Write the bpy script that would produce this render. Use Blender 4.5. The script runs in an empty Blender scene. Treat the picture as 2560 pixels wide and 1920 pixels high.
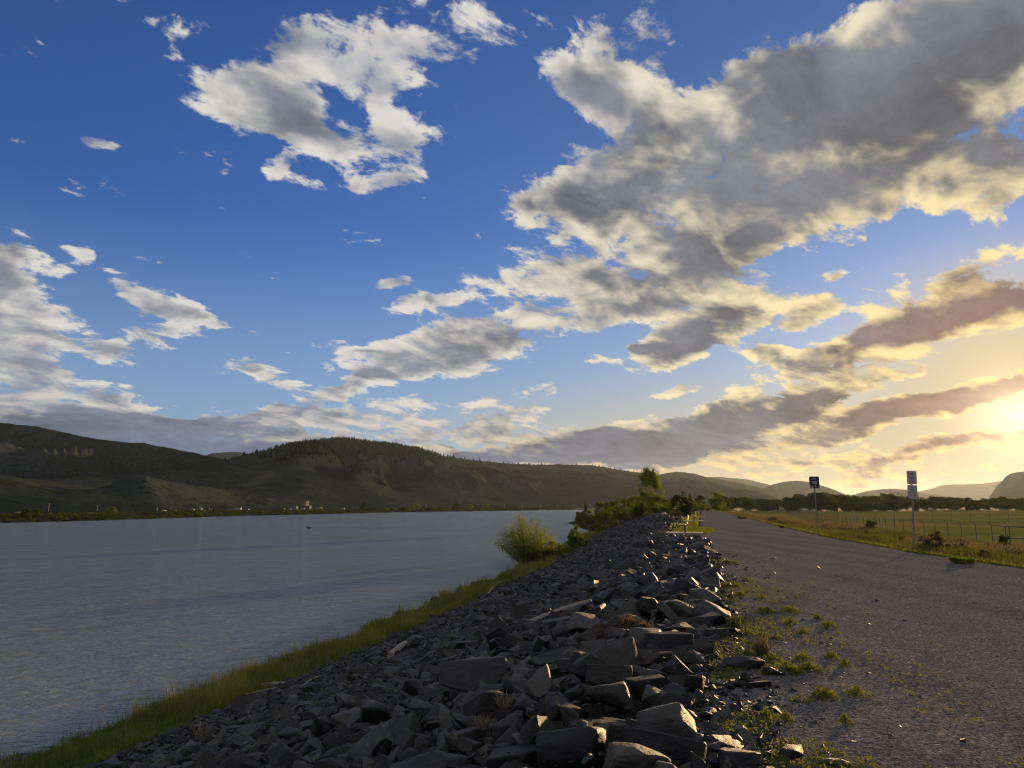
import bpy, bmesh, math, random
import numpy as np
from mathutils import Vector, Matrix
from mathutils import noise as mnoise

SC = bpy.context.scene
COL = SC.collection
PI = math.pi
rng = np.random.default_rng(7)
random.seed(7)

# ------------------------------------------------------------------ camera
EYE = 1.6
FOC = 1775.0                         # focal length in photo pixels (2560 wide)
PITCH = math.atan(305 / FOC)
cam_d = bpy.data.cameras.new("camera")
cam = bpy.data.objects.new("camera", cam_d)
COL.objects.link(cam)
cam.location = (0, 0, EYE)
cam.rotation_euler = (math.pi / 2 + PITCH, 0, 0)
cam_d.sensor_fit = 'HORIZONTAL'
cam_d.sensor_width = 36
cam_d.lens = 36 * FOC / 2560
cam_d.clip_start = 0.05
cam_d.clip_end = 60000
SC.camera = cam


def ray(px, py):
    """world direction seen at a photo pixel, scaled to unit forward (Y) depth"""
    x = (px - 1280) / FOC
    yc = (960 - py) / FOC
    c, s = math.cos(PITCH), math.sin(PITCH)
    up = c * yc + s
    fw = c - s * yc
    return x / fw, up / fw


def azel(px, py):
    x, z = ray(px, py)
    return math.atan2(x, 1), math.atan2(z, math.hypot(x, 1))


# ------------------------------------------------------------------ sun, sky
SUN_AZ = math.radians(35.7)
SUN_EL = math.radians(5.9)
SKY_STRENGTH = 0.05
EXPOSURE = 1.0

SC.view_settings.view_transform = 'Standard'
SC.view_settings.look = 'None'
SC.view_settings.exposure = EXPOSURE
SC.view_settings.gamma = 1
SC.view_settings.use_curve_mapping = False

sun_d = bpy.data.lights.new("sun", 'SUN')
sun_d.energy = 4.8
sun_d.angle = math.radians(1.0)
sun_d.color = (1.0, 0.64, 0.30)
sun = bpy.data.objects.new("sun", sun_d)
COL.objects.link(sun)
sdir = Vector((math.sin(SUN_AZ) * math.cos(SUN_EL), math.cos(SUN_AZ) * math.cos(SUN_EL), math.sin(SUN_EL)))
sun.rotation_euler = sdir.to_track_quat('Z', 'Y').to_euler()
sun.location = (60, 80, 60)


class NT:
    """short-hand for building a node tree"""
    def __init__(self, tree):
        self.t = tree

    def n(self, kind, **kw):
        nd = self.t.nodes.new(kind)
        for k, v in kw.items():
            setattr(nd, k, v)
        return nd

    def link(self, a, b):
        self.t.links.new(a, b)

    def put(self, sock, v):
        if isinstance(v, bpy.types.NodeSocket):
            self.t.links.new(v, sock)
        elif v is not None:
            if sock.type == 'RGBA' and len(v) == 3:
                v = (*v, 1)
            sock.default_value = v

    def m(self, op, a, b=None, c=None, clamp=False):
        nd = self.n('ShaderNodeMath', operation=op, use_clamp=clamp)
        for i, v in enumerate((a, b, c)):
            if v is not None:
                self.put(nd.inputs[i], v)
        return nd.outputs[0]

    def vm(self, op, a, b=None, out=0):
        nd = self.n('ShaderNodeVectorMath', operation=op)
        self.put(nd.inputs[0], a)
        if b is not None:
            if op == 'SCALE':
                self.put(nd.inputs['Scale'], b)
            else:
                self.put(nd.inputs[1], b)
        return nd.outputs[out]

    def mr(self, v, a, b, c=0.0, d=1.0, interp='SMOOTHSTEP'):
        nd = self.n('ShaderNodeMapRange', interpolation_type=interp)
        for i, x in enumerate((v, a, b, c, d)):
            self.put(nd.inputs[i], x)
        return nd.outputs[0]

    def mix(self, f, a, b, mode='MIX'):
        nd = self.n('ShaderNodeMix', data_type='RGBA', blend_type=mode)
        self.put(nd.inputs[0], f)
        self.put(nd.inputs[6], a)
        self.put(nd.inputs[7], b)
        return nd.outputs[2]

    def noise(self, vec, scale, detail=4.0, rough=0.5, dist=0.0, out=0, lac=2.0, typ=None):
        nd = self.n('ShaderNodeTexNoise')
        if typ:
            nd.noise_type = typ
        if vec is not None:
            self.put(nd.inputs['Vector'], vec)
        nd.inputs['Scale'].default_value = scale
        nd.inputs['Detail'].default_value = detail
        nd.inputs['Roughness'].default_value = rough
        nd.inputs['Distortion'].default_value = dist
        nd.inputs['Lacunarity'].default_value = lac
        return nd.outputs[out]

    def ramp(self, fac, stops, interp='LINEAR'):
        nd = self.n('ShaderNodeValToRGB')
        cr = nd.color_ramp
        cr.interpolation = interp
        while len(cr.elements) < len(stops):
            cr.elements.new(0.5)
        for e, (p, c) in zip(cr.elements, stops):
            e.position = p
            e.color = (*c, 1) if len(c) == 3 else c
        self.put(nd.inputs[0], fac)
        return nd.outputs[0]


# cloud banks of this evening sky: where each stands (picture of 2212 x 1659 taken from the
# dike is only the survey it was read from; they are stored as azimuth / elevation on the sky)
# cx, cy, half length, half width, tilt (deg, + = right end higher), density
CL_GROW = 1.25
CLOUDS = [
 (540, 50, 190, 80, 5, .55), (600, 130, 130, 70, 35, .45), (690, 150, 170, 65, 42, .55), (840, 105, 130, 80, 30, .68), (985, 85, 90, 65, 0, .55), (800, 200, 90, 60, 20, .35),
 (560, 240, 200, 90, -25, .74), (745, 290, 190, 62, -8, .60), (660, 215, 70, 50, 30, .30), (860, 265, 85, 55, 0, .55), (960, 305, 60, 50, 0, .6),
 (460, 338, 100, 34, -15, .68), (785, 387, 165, 38, 6, .78), (605, 362, 40, 32, 50, .5), (490, 382, 34, 20, 30, .45),
 (870, 335, 50, 60, 70, .42), (220, 280, 95, 27, -11, .82), (50, 290, 70, 12, -8, .4), (1090, 40, 110, 90, 0, .32), (680, 60, 120, 50, 20, .25),
 (10, 570, 90, 70, -20, .95), (170, 545, 65, 24, 18, .6), (40, 690, 180, 80, -5, .8), (250, 600, 80, 27, -30, .58),
 (330, 660, 115, 38, -10, .78), (470, 705, 120, 42, -12, .78), (330, 732, 105, 30, -5, .72), (60, 775, 200, 50, 0, .75),
 (245, 768, 60, 26, 0, .6), (60, 835, 190, 50, -5, .75), (245, 868, 85, 40, -10, .72), (140, 930, 330, 55, -7, 1.15),
 (420, 945, 300, 45, -3, 1.05), (565, 812, 120, 26, -14, .76), (600, 682, 50, 12, 0, .48), (840, 606, 70, 27, -5, .80),
 (930, 655, 80, 34, 12, .78), (715, 678, 40, 9, 10, .44), (740, 728, 14, 7, 0, .42), (800, 768, 55, 11, 5, .5),
 (700, 898, 300, 28, 2, .62), (880, 932, 300, 30, 0, .68), (560, 985, 420, 32, 0, 1.0), (860, 990, 340, 26, 0, .75), (1100, 1000, 300, 22, 0, .6),
 (910, 775, 250, 62, 17, .66), (750, 842, 200, 26, 14, .58), (1090, 890, 120, 50, 8, .70), (1150, 700, 370, 70, 17, .60),
 (1240, 440, 200, 90, 18, .72), (1130, 610, 150, 40, 15, .4),
 (1660, 300, 640, 205, 24, 1.30), (1280, 195, 180, 80, -22, 1.0), (1360, 70, 190, 105, 40, .66), (1700, 130, 140, 70, 25, .6),
 (2080, 110, 360, 220, 22, 0.95), (1420, 570, 400, 75, 15, .56), (1740, 470, 400, 80, 27, .62), (1510, 650, 260, 50, 14, .50),
 (2120, 385, 190, 72, 22, .80), (2200, 300, 150, 60, 25, .3), (2080, 592, 230, 52, 18, .82), (1750, 664, 135, 36, 10, .78), (1660, 755, 90, 25, -8, .66),
 (1810, 587, 50, 20, 0, .6), (1870, 611, 22, 11, 0, .55), (1900, 442, 30, 22, 40, .52),
 (1950, 715, 390, 52, 20, 1.35), (1600, 905, 440, 58, 12, 1.6), (2030, 812, 280, 26, 17, -.75), (1330, 968, 330, 36, 4, 1.25), (1500, 735, 150, 52, 27, 1.5),
 (2010, 878, 350, 32, 14, 2.1), (2170, 680, 210, 55, 20, .6), (1430, 850, 100, 13, 12, .68), (1950, 985, 380, 32, 4, .6),
 (1293, 797, 46, 13, -6, .55), (1340, 695, 120, 42, 8, .48), (2170, 955, 300, 26, 10, .66), (1610, 795, 16, 9, 0, .55), (1400, 777, 30, 9, 0, .48),
 (2150, 775, 200, 22, 17, .40), (1700, 1010, 420, 24, 3, .5), (1850, 1035, 300, 14, 2, .45),
]


def build_world():
    w = bpy.data.worlds.new("World")
    SC.world = w
    w.use_nodes = True
    t = w.node_tree
    t.nodes.clear()
    N = NT(t)
    out = N.n('ShaderNodeOutputWorld')
    sky = N.n('ShaderNodeTexSky', sky_type='NISHITA')
    sky.sun_disc = False
    sky.sun_elevation = SUN_EL
    sky.sun_rotation = SUN_AZ
    sky.altitude = 350
    sky.air_density = 1.0
    sky.dust_density = 0.4
    sky.ozone_density = 2.5
    tc = N.n('ShaderNodeTexCoord')
    D = tc.outputs['Generated']
    sep = N.n('ShaderNodeSeparateXYZ')
    N.link(D, sep.inputs[0])
    X, Y, Z = sep.outputs
    az = N.m('ARCTAN2', X, Y)
    el = N.m('ARCSINE', Z)
    comb = N.n('ShaderNodeCombineXYZ')
    N.link(az, comb.inputs[0])
    N.link(el, comb.inputs[1])
    P0 = comb.outputs[0]
    # cloud layer coordinates: the direction laid out on a flat layer overhead
    zc = N.m('ADD', N.m('MAXIMUM', Z, 0.0), 0.30)
    cq = N.n('ShaderNodeCombineXYZ')
    N.link(N.m('DIVIDE', X, zc), cq.inputs[0])
    N.link(N.m('DIVIDE', Y, zc), cq.inputs[1])
    Q = cq.outputs[0]
    mp = N.n('ShaderNodeMapping', vector_type='TEXTURE')
    N.link(Q, mp.inputs[0])
    mp.inputs['Rotation'].default_value = (0, 0, math.radians(38))
    mp.inputs['Scale'].default_value = (1.25, 0.95, 1)
    Qs = mp.outputs[0]
    # ragged outline for the banks
    wob = N.noise(Q, 3.0, 3, .55, out=1)
    P = N.vm('ADD', P0, N.vm('SCALE', N.vm('SUBTRACT', wob, (.5, .5, .5)), 0.085))
    n1 = N.noise(Qs, 8.0, 5, .62, 0.35)
    n2 = N.noise(Qs, 1.7, 2, .5, 0.0)
    n3 = N.noise(Qs, 19.0, 6, .72, 0.4)
    # the same field a step nearer the sun: what stands between a puff and the light
    sx, sy = math.sin(SUN_AZ), math.cos(SUN_AZ)
    Qsh = N.vm('ADD', Qs, (0.05 * sx, 0.05 * sy, 0.0))
    n1s = N.noise(Qsh, 8.0, 3, .62, 0.35)
    relief = N.m('MULTIPLY', N.m('SUBTRACT', n1, n1s), 2.4)
    ragged = N.m('ADD', N.m('MULTIPLY', N.m('SUBTRACT', n1, 0.5), 3.1),
                 N.m('MULTIPLY_ADD', N.m('SUBTRACT', n2, 0.5), 0.8, -0.52))
    ragged = N.m('ADD', ragged, N.m('MULTIPLY', N.m('SUBTRACT', n3, 0.5), 1.35))
    # angle from the sun
    cs = N.vm('DOT_PRODUCT', D, tuple(sdir), out=1)
    ang = N.m('ARCCOSINE', N.m('MINIMUM', cs, 0.99999))
    near = N.mr(ang, 0.88, 0.08)
    vnear = N.m('POWER', N.mr(ang, 0.55, 0.0, interp='LINEAR'), 2.0)
    low = N.mr(el, 0.16, 0.03)
    bright = N.mix(near, (7.2, 6.9, 6.4), (9.6, 8.0, 4.7))
    bright = N.mix(low, bright, N.mix(near, (5.0, 4.3, 3.3), (9.0, 6.3, 2.6)))
    bright = N.mix(vnear, bright, (10.5, 7.7, 3.0))
    dark = N.mix(near, (1.9, 2.1, 2.6), (1.35, 1.35, 1.5))
    dark = N.mix(low, dark, N.mix(near, (1.0, 1.35, 2.2), (1.0, 1.0, 1.3)))
    dark = N.mix(N.mr(ang, 0.30, 0.02), dark, (2.4, 1.25, 1.1))
    soft = N.noise(Qs, 3.4, 5, .62, 0.8)
    dark = N.vm('SCALE', dark, N.mr(soft, 0.28, 0.72, 0.62, 1.65, interp='LINEAR'))
    dark = N.vm('SCALE', dark, N.m('ADD', 1.0, N.m('MULTIPLY', N.m('SUBTRACT', n3, 0.5), 0.7)))
    # clear air
    clear = N.vm('MULTIPLY', sky.outputs[0], N.mix(N.mr(ang, 1.1, 0.3), (0.68, 1.02, 1.85), (0.80, 1.0, 1.5)))
    clear = N.mix(N.m('MULTIPLY', N.mr(ang, 0.95, 0.3), N.mr(el, 0.20, 0.05)), clear, (7.0, 4.8, 1.75))
    clear = N.mix(N.mr(ang, 0.24, 0.04), clear, (7.2, 5.0, 1.9))
    clear = N.mix(N.m('MULTIPLY', N.mr(ang, 0.6, 1.0), N.mr(el, 0.14, 0.02)), clear, (2.1, 2.5, 3.3))
    clear = N.mix(N.m('MULTIPLY', N.mr(el, 0.40, 0.05), 0.62), clear, N.mix(near, (3.1, 4.3, 5.4), (5.2, 5.0, 4.2)))
    # glow of the low sun through thin veil
    g1 = N.m('MULTIPLY', N.m('EXPONENT', N.m('MULTIPLY', ang, -30.0)), 13.0)
    g2 = N.m('MULTIPLY', N.m('EXPONENT', N.m('MULTIPLY', ang, -6.0)), 0.15)
    glow = N.vm('ADD', N.vm('SCALE', (1.0, .80, .48), g1), N.vm('SCALE', (1.0, .66, .22), g2))

    # the banks lie along a few common directions: one turned frame for each
    blobs = []
    s = 2560 / 2212
    for (cx, cy, hl, hw, tilt, amp) in CLOUDS:
        a0, e0 = azel(cx * s, cy * s)
        ct, st = math.cos(math.radians(tilt)), math.sin(math.radians(tilt))
        a1, e1 = azel((cx + hl * ct) * s, (cy - hl * st) * s)
        a2, e2 = azel((cx - hw * st) * s, (cy - hw * ct) * s)
        L = math.hypot(a1 - a0, e1 - e0) * CL_GROW
        W = math.hypot(a2 - a0, e2 - e0) * CL_GROW
        k = int(round(math.degrees(math.atan2(e1 - e0, a1 - a0)) / 6) * 6)
        r = math.radians(k)
        c = (a0 * math.cos(r) + e0 * math.sin(r), -a0 * math.sin(r) + e0 * math.cos(r))
        ext = math.hypot(L * math.cos(r), W * math.sin(r)) + 0.05
        blobs.append((k, c, L, W, amp, a0 - ext, a0 + ext))
    blobs.sort(key=lambda q: q[0])

    def sector(lo, hi):
        """background of one slice of the sky; the same everywhere, only the banks that reach into the slice are evaluated"""
        mine = [q for q in blobs if q[6] > lo and q[5] < hi]
        Pk, frames, total = P, {}, None
        for i, (k, c, L, W, amp, _a, _b) in enumerate(mine):
            if i and i % 24 == 0:
                Pk = N.vm('ADD', Pk, N.vm('SCALE', (1e-7, 0, 0), total))
                frames = {}
            if k not in frames:
                r = math.radians(k)
                cc = N.n('ShaderNodeCombineXYZ')
                N.link(N.vm('DOT_PRODUCT', Pk, (math.cos(r), math.sin(r), 0), out=1), cc.inputs[0])
                N.link(N.vm('DOT_PRODUCT', Pk, (-math.sin(r), math.cos(r), 0), out=1), cc.inputs[1])
                frames[k] = cc.outputs[0]
            nd = N.n('ShaderNodeVectorMath', operation='MULTIPLY_ADD')
            N.put(nd.inputs[0], frames[k])
            nd.inputs[1].default_value = (1 / L, 1 / W, 0)
            nd.inputs[2].default_value = (-c[0] / L, -c[1] / W, 0)
            ln = N.vm('LENGTH', nd.outputs[0], out=1)
            v = N.mr(ln, 1.18, 0.0, 0.0, amp * 1.22)
            total = v if total is None else N.m('ADD', total, v)
        # unseen broken cloud beyond the surveyed sky, thickened to whiten and lift the ambient light
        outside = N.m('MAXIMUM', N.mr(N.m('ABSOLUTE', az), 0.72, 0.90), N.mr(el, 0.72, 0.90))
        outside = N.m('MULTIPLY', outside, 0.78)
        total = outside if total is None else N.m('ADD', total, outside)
        dens = N.m('ADD', total, ragged)
        alpha = N.mr(dens, -0.08, 0.32)
        thick = N.m('SUBTRACT', N.m('ADD', N.m('MULTIPLY', total, 0.6), N.m('MULTIPLY', dens, 0.30)), relief)
        cloud = N.mix(N.mr(thick, 0.12, 1.15, interp='SMOOTHSTEP'), bright, dark)
        fin = N.vm('ADD', N.mix(alpha, clear, cloud), glow)
        bg = N.n('ShaderNodeBackground')
        bg.inputs['Strength'].default_value = SKY_STRENGTH
        N.link(fin, bg.inputs['Color'])
        return bg.outputs[0]

    def choose(f, a, b):
        ms = N.n('ShaderNodeMixShader')
        N.link(f, ms.inputs[0])
        N.link(a, ms.inputs[1])
        N.link(b, ms.inputs[2])
        return ms.outputs[0]

    gt = lambda v, x: N.m('GREATER_THAN', v, x)
    cuts = (-0.30, 0.0, 0.20, 0.38)
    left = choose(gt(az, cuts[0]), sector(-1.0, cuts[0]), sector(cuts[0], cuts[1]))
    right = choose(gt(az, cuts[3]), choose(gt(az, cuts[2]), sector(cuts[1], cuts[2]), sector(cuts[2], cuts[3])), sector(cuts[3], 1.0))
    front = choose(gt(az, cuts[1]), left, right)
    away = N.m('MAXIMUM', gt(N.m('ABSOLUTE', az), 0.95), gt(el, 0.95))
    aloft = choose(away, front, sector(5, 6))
    # below the horizon: dull ground
    gb = N.n('ShaderNodeBackground')
    gb.inputs['Strength'].default_value = SKY_STRENGTH
    gb.inputs['Color'].default_value = (0.6, 0.55, 0.45, 1)
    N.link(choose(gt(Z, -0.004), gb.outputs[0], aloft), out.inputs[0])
    w.cycles.sampling_method = 'MANUAL'
    w.cycles.sample_map_resolution = 512


build_world()
SC.cycles.use_denoising = True
SC.cycles.filter_width = 1.15
SC.cycles.max_bounces = 6
SC.cycles.diffuse_bounces = 2
SC.cycles.glossy_bounces = 2
SC.cycles.transmission_bounces = 4
SC.cycles.transparent_max_bounces = 8
SC.cycles.volume_bounces = 0
SC.cycles.caustics_reflective = False
SC.cycles.caustics_refractive = False

# ------------------------------------------------------------------ helpers
def tag(o, label=None, cat=None, group=None, kind=None):
    if label:
        o['label'] = label
    if cat:
        o['category'] = cat
    if group:
        o['group'] = group
    if kind:
        o['kind'] = kind
    return o


def link(name, me, mat=None, parent=None, loc=None):
    o = bpy.data.objects.new(name, me)
    COL.objects.link(o)
    if mat is not None and me is not None and not me.materials:
        me.materials.append(mat)
    if parent is not None:
        o.parent = parent
    if loc is not None:
        o.location = loc
    return o


def empty(name, loc, rz=0.0):
    o = bpy.data.objects.new(name, None)
    COL.objects.link(o)
    o.empty_display_size = 0.2
    o.location = loc
    o.rotation_euler = (0, 0, rz)
    return o


def np_mesh(name, V, F, smooth=False, mat=None, attrs=None):
    """V (n,3), F (m,k) with k = 3 or 4, or a list of such arrays"""
    me = bpy.data.meshes.new(name)
    V = np.asarray(V, dtype=np.float32)
    Fs = F if isinstance(F, list) else [F]
    Fs = [np.asarray(f, dtype=np.int32) for f in Fs if len(f)]
    me.vertices.add(len(V))
    me.vertices.foreach_set('co', V.ravel())
    tot = np.concatenate([np.full(len(f), f.shape[1], np.int32) for f in Fs])
    idx = np.concatenate([f.ravel() for f in Fs])
    me.loops.add(len(idx))
    me.loops.foreach_set('vertex_index', idx)
    me.polygons.add(len(tot))
    st = np.zeros(len(tot), np.int32)
    st[1:] = np.cumsum(tot)[:-1]
    me.polygons.foreach_set('loop_start', st)
    me.polygons.foreach_set('loop_total', tot)
    me.polygons.foreach_set('use_smooth', np.full(len(tot), bool(smooth)))
    me.update(calc_edges=True)
    if attrs:
        for k, v in attrs.items():
            at = me.attributes.new(k, 'FLOAT', 'POINT')
            at.data.foreach_set('value', np.asarray(v, np.float32))
    if mat is not None:
        me.materials.append(mat)
    return me


def grid_faces(ni, nj):
    i, j = np.meshgrid(np.arange(ni - 1), np.arange(nj - 1), indexing='ij')
    a = (i * nj + j).ravel()
    return np.stack([a, a + nj, a + nj + 1, a + 1], axis=1)


def _hash(ix, iy, seed):
    h = (ix * 374761393 + iy * 668265263 + seed * 1274126177) & 0xffffffff
    h = ((h ^ (h >> 13)) * 1274126177) & 0xffffffff
    return ((h ^ (h >> 16)) & 0xffff) / 65535.0


def vnoise(x, y, seed=0):
    x = np.asarray(x, float)
    y = np.asarray(y, float)
    ix = np.floor(x).astype(np.int64)
    iy = np.floor(y).astype(np.int64)
    fx, fy = x - ix, y - iy
    fx = fx * fx * fx * (fx * (fx * 6 - 15) + 10)
    fy = fy * fy * fy * (fy * (fy * 6 - 15) + 10)
    a, b = _hash(ix, iy, seed), _hash(ix + 1, iy, seed)
    c, d = _hash(ix, iy + 1, seed), _hash(ix + 1, iy + 1, seed)
    return (a + (b - a) * fx) * (1 - fy) + (c + (d - c) * fx) * fy


def fbm(x, y, seed=0, octs=5, gain=0.5):
    t, amp, tot = 0, 1.0, 0
    for o in range(octs):
        t = t + amp * vnoise(x * 2 ** o, y * 2 ** o, seed + o * 17)
        tot += amp
        amp *= gain
    return t / tot


def ss(x, a, b):
    t = np.clip((np.asarray(x, float) - a) / (b - a), 0, 1)
    return t * t * (3 - 2 * t)


# ------------------------------------------------------------------ materials
def new_mat(name):
    m = bpy.data.materials.new(name)
    m.use_nodes = True
    t = m.node_tree
    t.nodes.clear()
    N = NT(t)
    out = N.n('ShaderNodeOutputMaterial')
    return m, N, out


def principled(N, out, color, rough=0.8, spec=0.3, normal=None, metal=0.0):
    p = N.n('ShaderNodeBsdfPrincipled')
    N.put(p.inputs['Base Color'], color)
    N.put(p.inputs['Roughness'], rough)
    N.put(p.inputs['Specular IOR Level'], spec)
    N.put(p.inputs['Metallic'], metal)
    if normal is not None:
        N.link(normal, p.inputs['Normal'])
    N.link(p.outputs[0], out.inputs['Surface'])
    return p


def bump(N, height, strength=0.5, dist=0.02, normal=None):
    b = N.n('ShaderNodeBump')
    b.inputs['Strength'].default_value = strength
    b.inputs['Distance'].default_value = dist
    N.link(height, b.inputs['Height'])
    if normal is not None:
        N.link(normal, b.inputs['Normal'])
    return b.outputs[0]


def plain(name, col, rough=0.6, spec=0.3, metal=0.0, vary=0.12, scale=8.0, bumpd=0.0):
    m, N, out = new_mat(name)
    tc = N.n('ShaderNodeTexCoord')
    nz = N.noise(tc.outputs['Object'], scale, 4, .6)
    c = N.mix(nz, tuple(x * (1 - vary) for x in col), tuple(min(1, x * (1 + vary)) for x in col))
    nrm = bump(N, nz, 0.5, bumpd) if bumpd else None
    principled(N, out, c, rough, spec, nrm, metal)
    return m


def leaf_mat(name, c1, c2, trans=0.45, tc=None, attr=True):
    m, N, out = new_mat(name)
    at = N.n('ShaderNodeAttribute')
    at.attribute_name = 'tone'
    oi = N.n('ShaderNodeObjectInfo')
    f = N.m('ADD', N.m('MULTIPLY', at.outputs['Fac'], 0.75), N.m('MULTIPLY', oi.outputs['Random'], 0.25))
    col = N.mix(f, c1, c2)
    d = N.n('ShaderNodeBsdfDiffuse')
    N.link(col, d.inputs[0])
    tr = N.n('ShaderNodeBsdfTranslucent')
    tcol = N.mix(1.0, col, tc or (1.3, 1.25, 0.5), 'MULTIPLY')
    N.link(tcol, tr.inputs[0])
    mx = N.n('ShaderNodeMixShader')
    mx.inputs[0].default_value = trans
    N.link(d.outputs[0], mx.inputs[1])
    N.link(tr.outputs[0], mx.inputs[2])
    N.link(mx.outputs[0], out.inputs['Surface'])
    return m


# ------------------------------------------------------------------ lie of the land
# s runs along the dike path, t across it (negative = towards the river)
HEAD = math.radians(14.7)
US, UC = math.sin(HEAD), math.cos(HEAD)


def xy(s, t):
    return US * s + UC * t, UC * s - US * t


def st(x, y):
    return US * x + UC * y, UC * x - US * y


_S = [-15, 0, 30, 60, 90, 130, 170, 250, 400, 900]
_C = [1.0, 1.0, 1.3, 2.2, 4.0, 7.0, 9.0, 12, 14, 14]
_T = [12, 12, 12, 12.8, 15, 18, 21, 30, 40, 40]
_E = [15.5, 15.5, 15.5, 16.5, 18.5, 22, 26, 46, 60, 60]
WATER_Z = -4.2
_WS = [-15, 10, 21, 27, 42, 80, 184, 900]
_WW = [9.0, 8.8, 8.2, 7.2, 6.2, 6.0, 5.5, 5.5]


def path_w(s):
    return np.interp(s, _WS, _WW) + 0.18 * (fbm(np.asarray(s) * 0.5, 3.3, 41, 3) - 0.5) * 2


def ground(s, t):
    s = np.asarray(s, float)
    t = np.asarray(t, float)
    c, T, E = np.interp(s, _S, _C), np.interp(s, _S, _T), np.interp(s, _S, _E)
    W = np.interp(s, _WS, _WW)
    u = -t
    zl = np.where(u < c, -0.10 * ss(u, 0, 1.0),
                  np.where(u < T, -0.10 - 3.46 * (u - c) / (T - c),
                           np.where(u < E, -3.56 - 0.64 * (u - T) / (E - T), -4.2 - 0.25 * (u - E))))
    zl = np.maximum(zl, -9.0)
    zr = -1.5 * ss(t, W + 0.2, W + 11) + 0.10 * (fbm(s * 0.35, t * 0.35, 5, 3) - 0.5) * ss(t, W, W + 2) * 2
    zr = zr + 0.35 * (fbm(s * 0.05, t * 0.05, 8, 3) - 0.5) * ss(t, W + 4, W + 20) * (1 - ss(t, 60, 120))
    zr = zr + 1.4 * ss(t, 45, 240)
    return np.where(t < 0, zl, zr)


def on_ground(px, py, lift=0.0):
    """where the line of sight through a survey pixel meets the ground: (x, y, z)"""
    x, z = ray(px, py)
    d = np.concatenate([np.arange(2, 60, 0.02), np.arange(60, 400, 0.1)])
    X, Z = x * d, EYE + z * d
    s, t = st(X, d)
    g = np.maximum(ground(s, t), WATER_Z) + lift
    k = np.argmax(Z < g)
    return float(X[k]), float(d[k]), float(g[k])


def zat(x, y):
    s, t = st(x, y)
    return float(ground(s, t))


# ------------------------------------------------------------------ ground materials
HEAD0 = math.radians(14.7)


def mat_gravel():
    m, N, out = new_mat("path_gravel")
    tc = N.n('ShaderNodeTexCoord')
    P = tc.outputs['Object']
    big = N.noise(P, 0.35, 4, .6)
    fine = N.noise(P, 38, 4, .7)
    vo = N.n('ShaderNodeTexVoronoi')
    vo.inputs['Scale'].default_value = 34
    N.link(P, vo.inputs['Vector'])
    stone = N.mr(vo.outputs['Color'], 0, 1, 0, 1, 'LINEAR')
    c = N.mix(big, (.122, .117, .121), (.178, .170, .171))
    c = N.mix(N.m('MULTIPLY', N.mr(stone, .62, .97), .8), c, (.33, .30, .275))
    c = N.mix(N.mr(fine, .56, .38), c, (.045, .040, .038))
    along = N.n('ShaderNodeMapping')
    along.inputs['Rotation'].default_value = (0, 0, HEAD0)
    along.inputs['Scale'].default_value = (1.1, 0.05, 1)
    N.link(P, along.inputs[0])
    wear = N.noise(along.outputs[0], 1.0, 3, .55)
    c = N.vm('SCALE', c, N.mr(wear, .35, .65, .90, 1.10))
    streak = N.n('ShaderNodeMapping')
    streak.inputs['Scale'].default_value = (0.8, 2.6, 1)
    streak.inputs['Rotation'].default_value = (0, 0, math.radians(20))
    N.link(P, streak.inputs[0])
    mid = N.noise(streak.outputs[0], 2.4, 5, .65)
    h = N.m('ADD', N.m('MULTIPLY', mid, .75), N.m('ADD', N.m('MULTIPLY', fine, .40), N.m('MULTIPLY', vo.outputs['Distance'], -0.30)))
    principled(N, out, c, 1.0, 0.0, bump(N, h, 0.8, 0.05))
    return m


def mat_earth(name, c1, c2, c3, scale=1.0):
    m, N, out = new_mat(name)
    tc = N.n('ShaderNodeTexCoord')
    P = tc.outputs['Object']
    a = N.noise(P, 0.25 * scale, 5, .65)
    b = N.noise(P, 3.0 * scale, 5, .7)
    c = N.mix(N.mr(a, .35, .65), c1, c2)
    c = N.mix(N.mr(b, .5, .75), c, c3)
    principled(N, out, c, 1.0, 0.0, bump(N, b, 0.8, 0.12 / scale))
    return m


def mat_field():
    m, N, out = new_mat("field_grass")
    tc = N.n('ShaderNodeTexCoord')
    P = tc.outputs['Object']
    mp = N.n('ShaderNodeMapping')
    mp.inputs['Scale'].default_value = (0.25, 1.0, 1)
    N.link(P, mp.inputs[0])
    band = N.noise(mp.outputs[0], 0.045, 4, .6)
    a = N.noise(P, 0.3, 5, .7)
    b = N.noise(P, 2.5, 5, .7)
    c = N.mix(N.mr(band, .42, .58), (.105, .125, .026), (.185, .125, .045))
    c = N.mix(N.mr(a, .45, .7), c, (.20, .175, .060))
    c = N.mix(N.mr(b, .50, .75), c, (.035, .040, .012))
    principled(N, out, c, 1.0, 0.0, bump(N, b, 0.3, 0.12))
    return m


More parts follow.
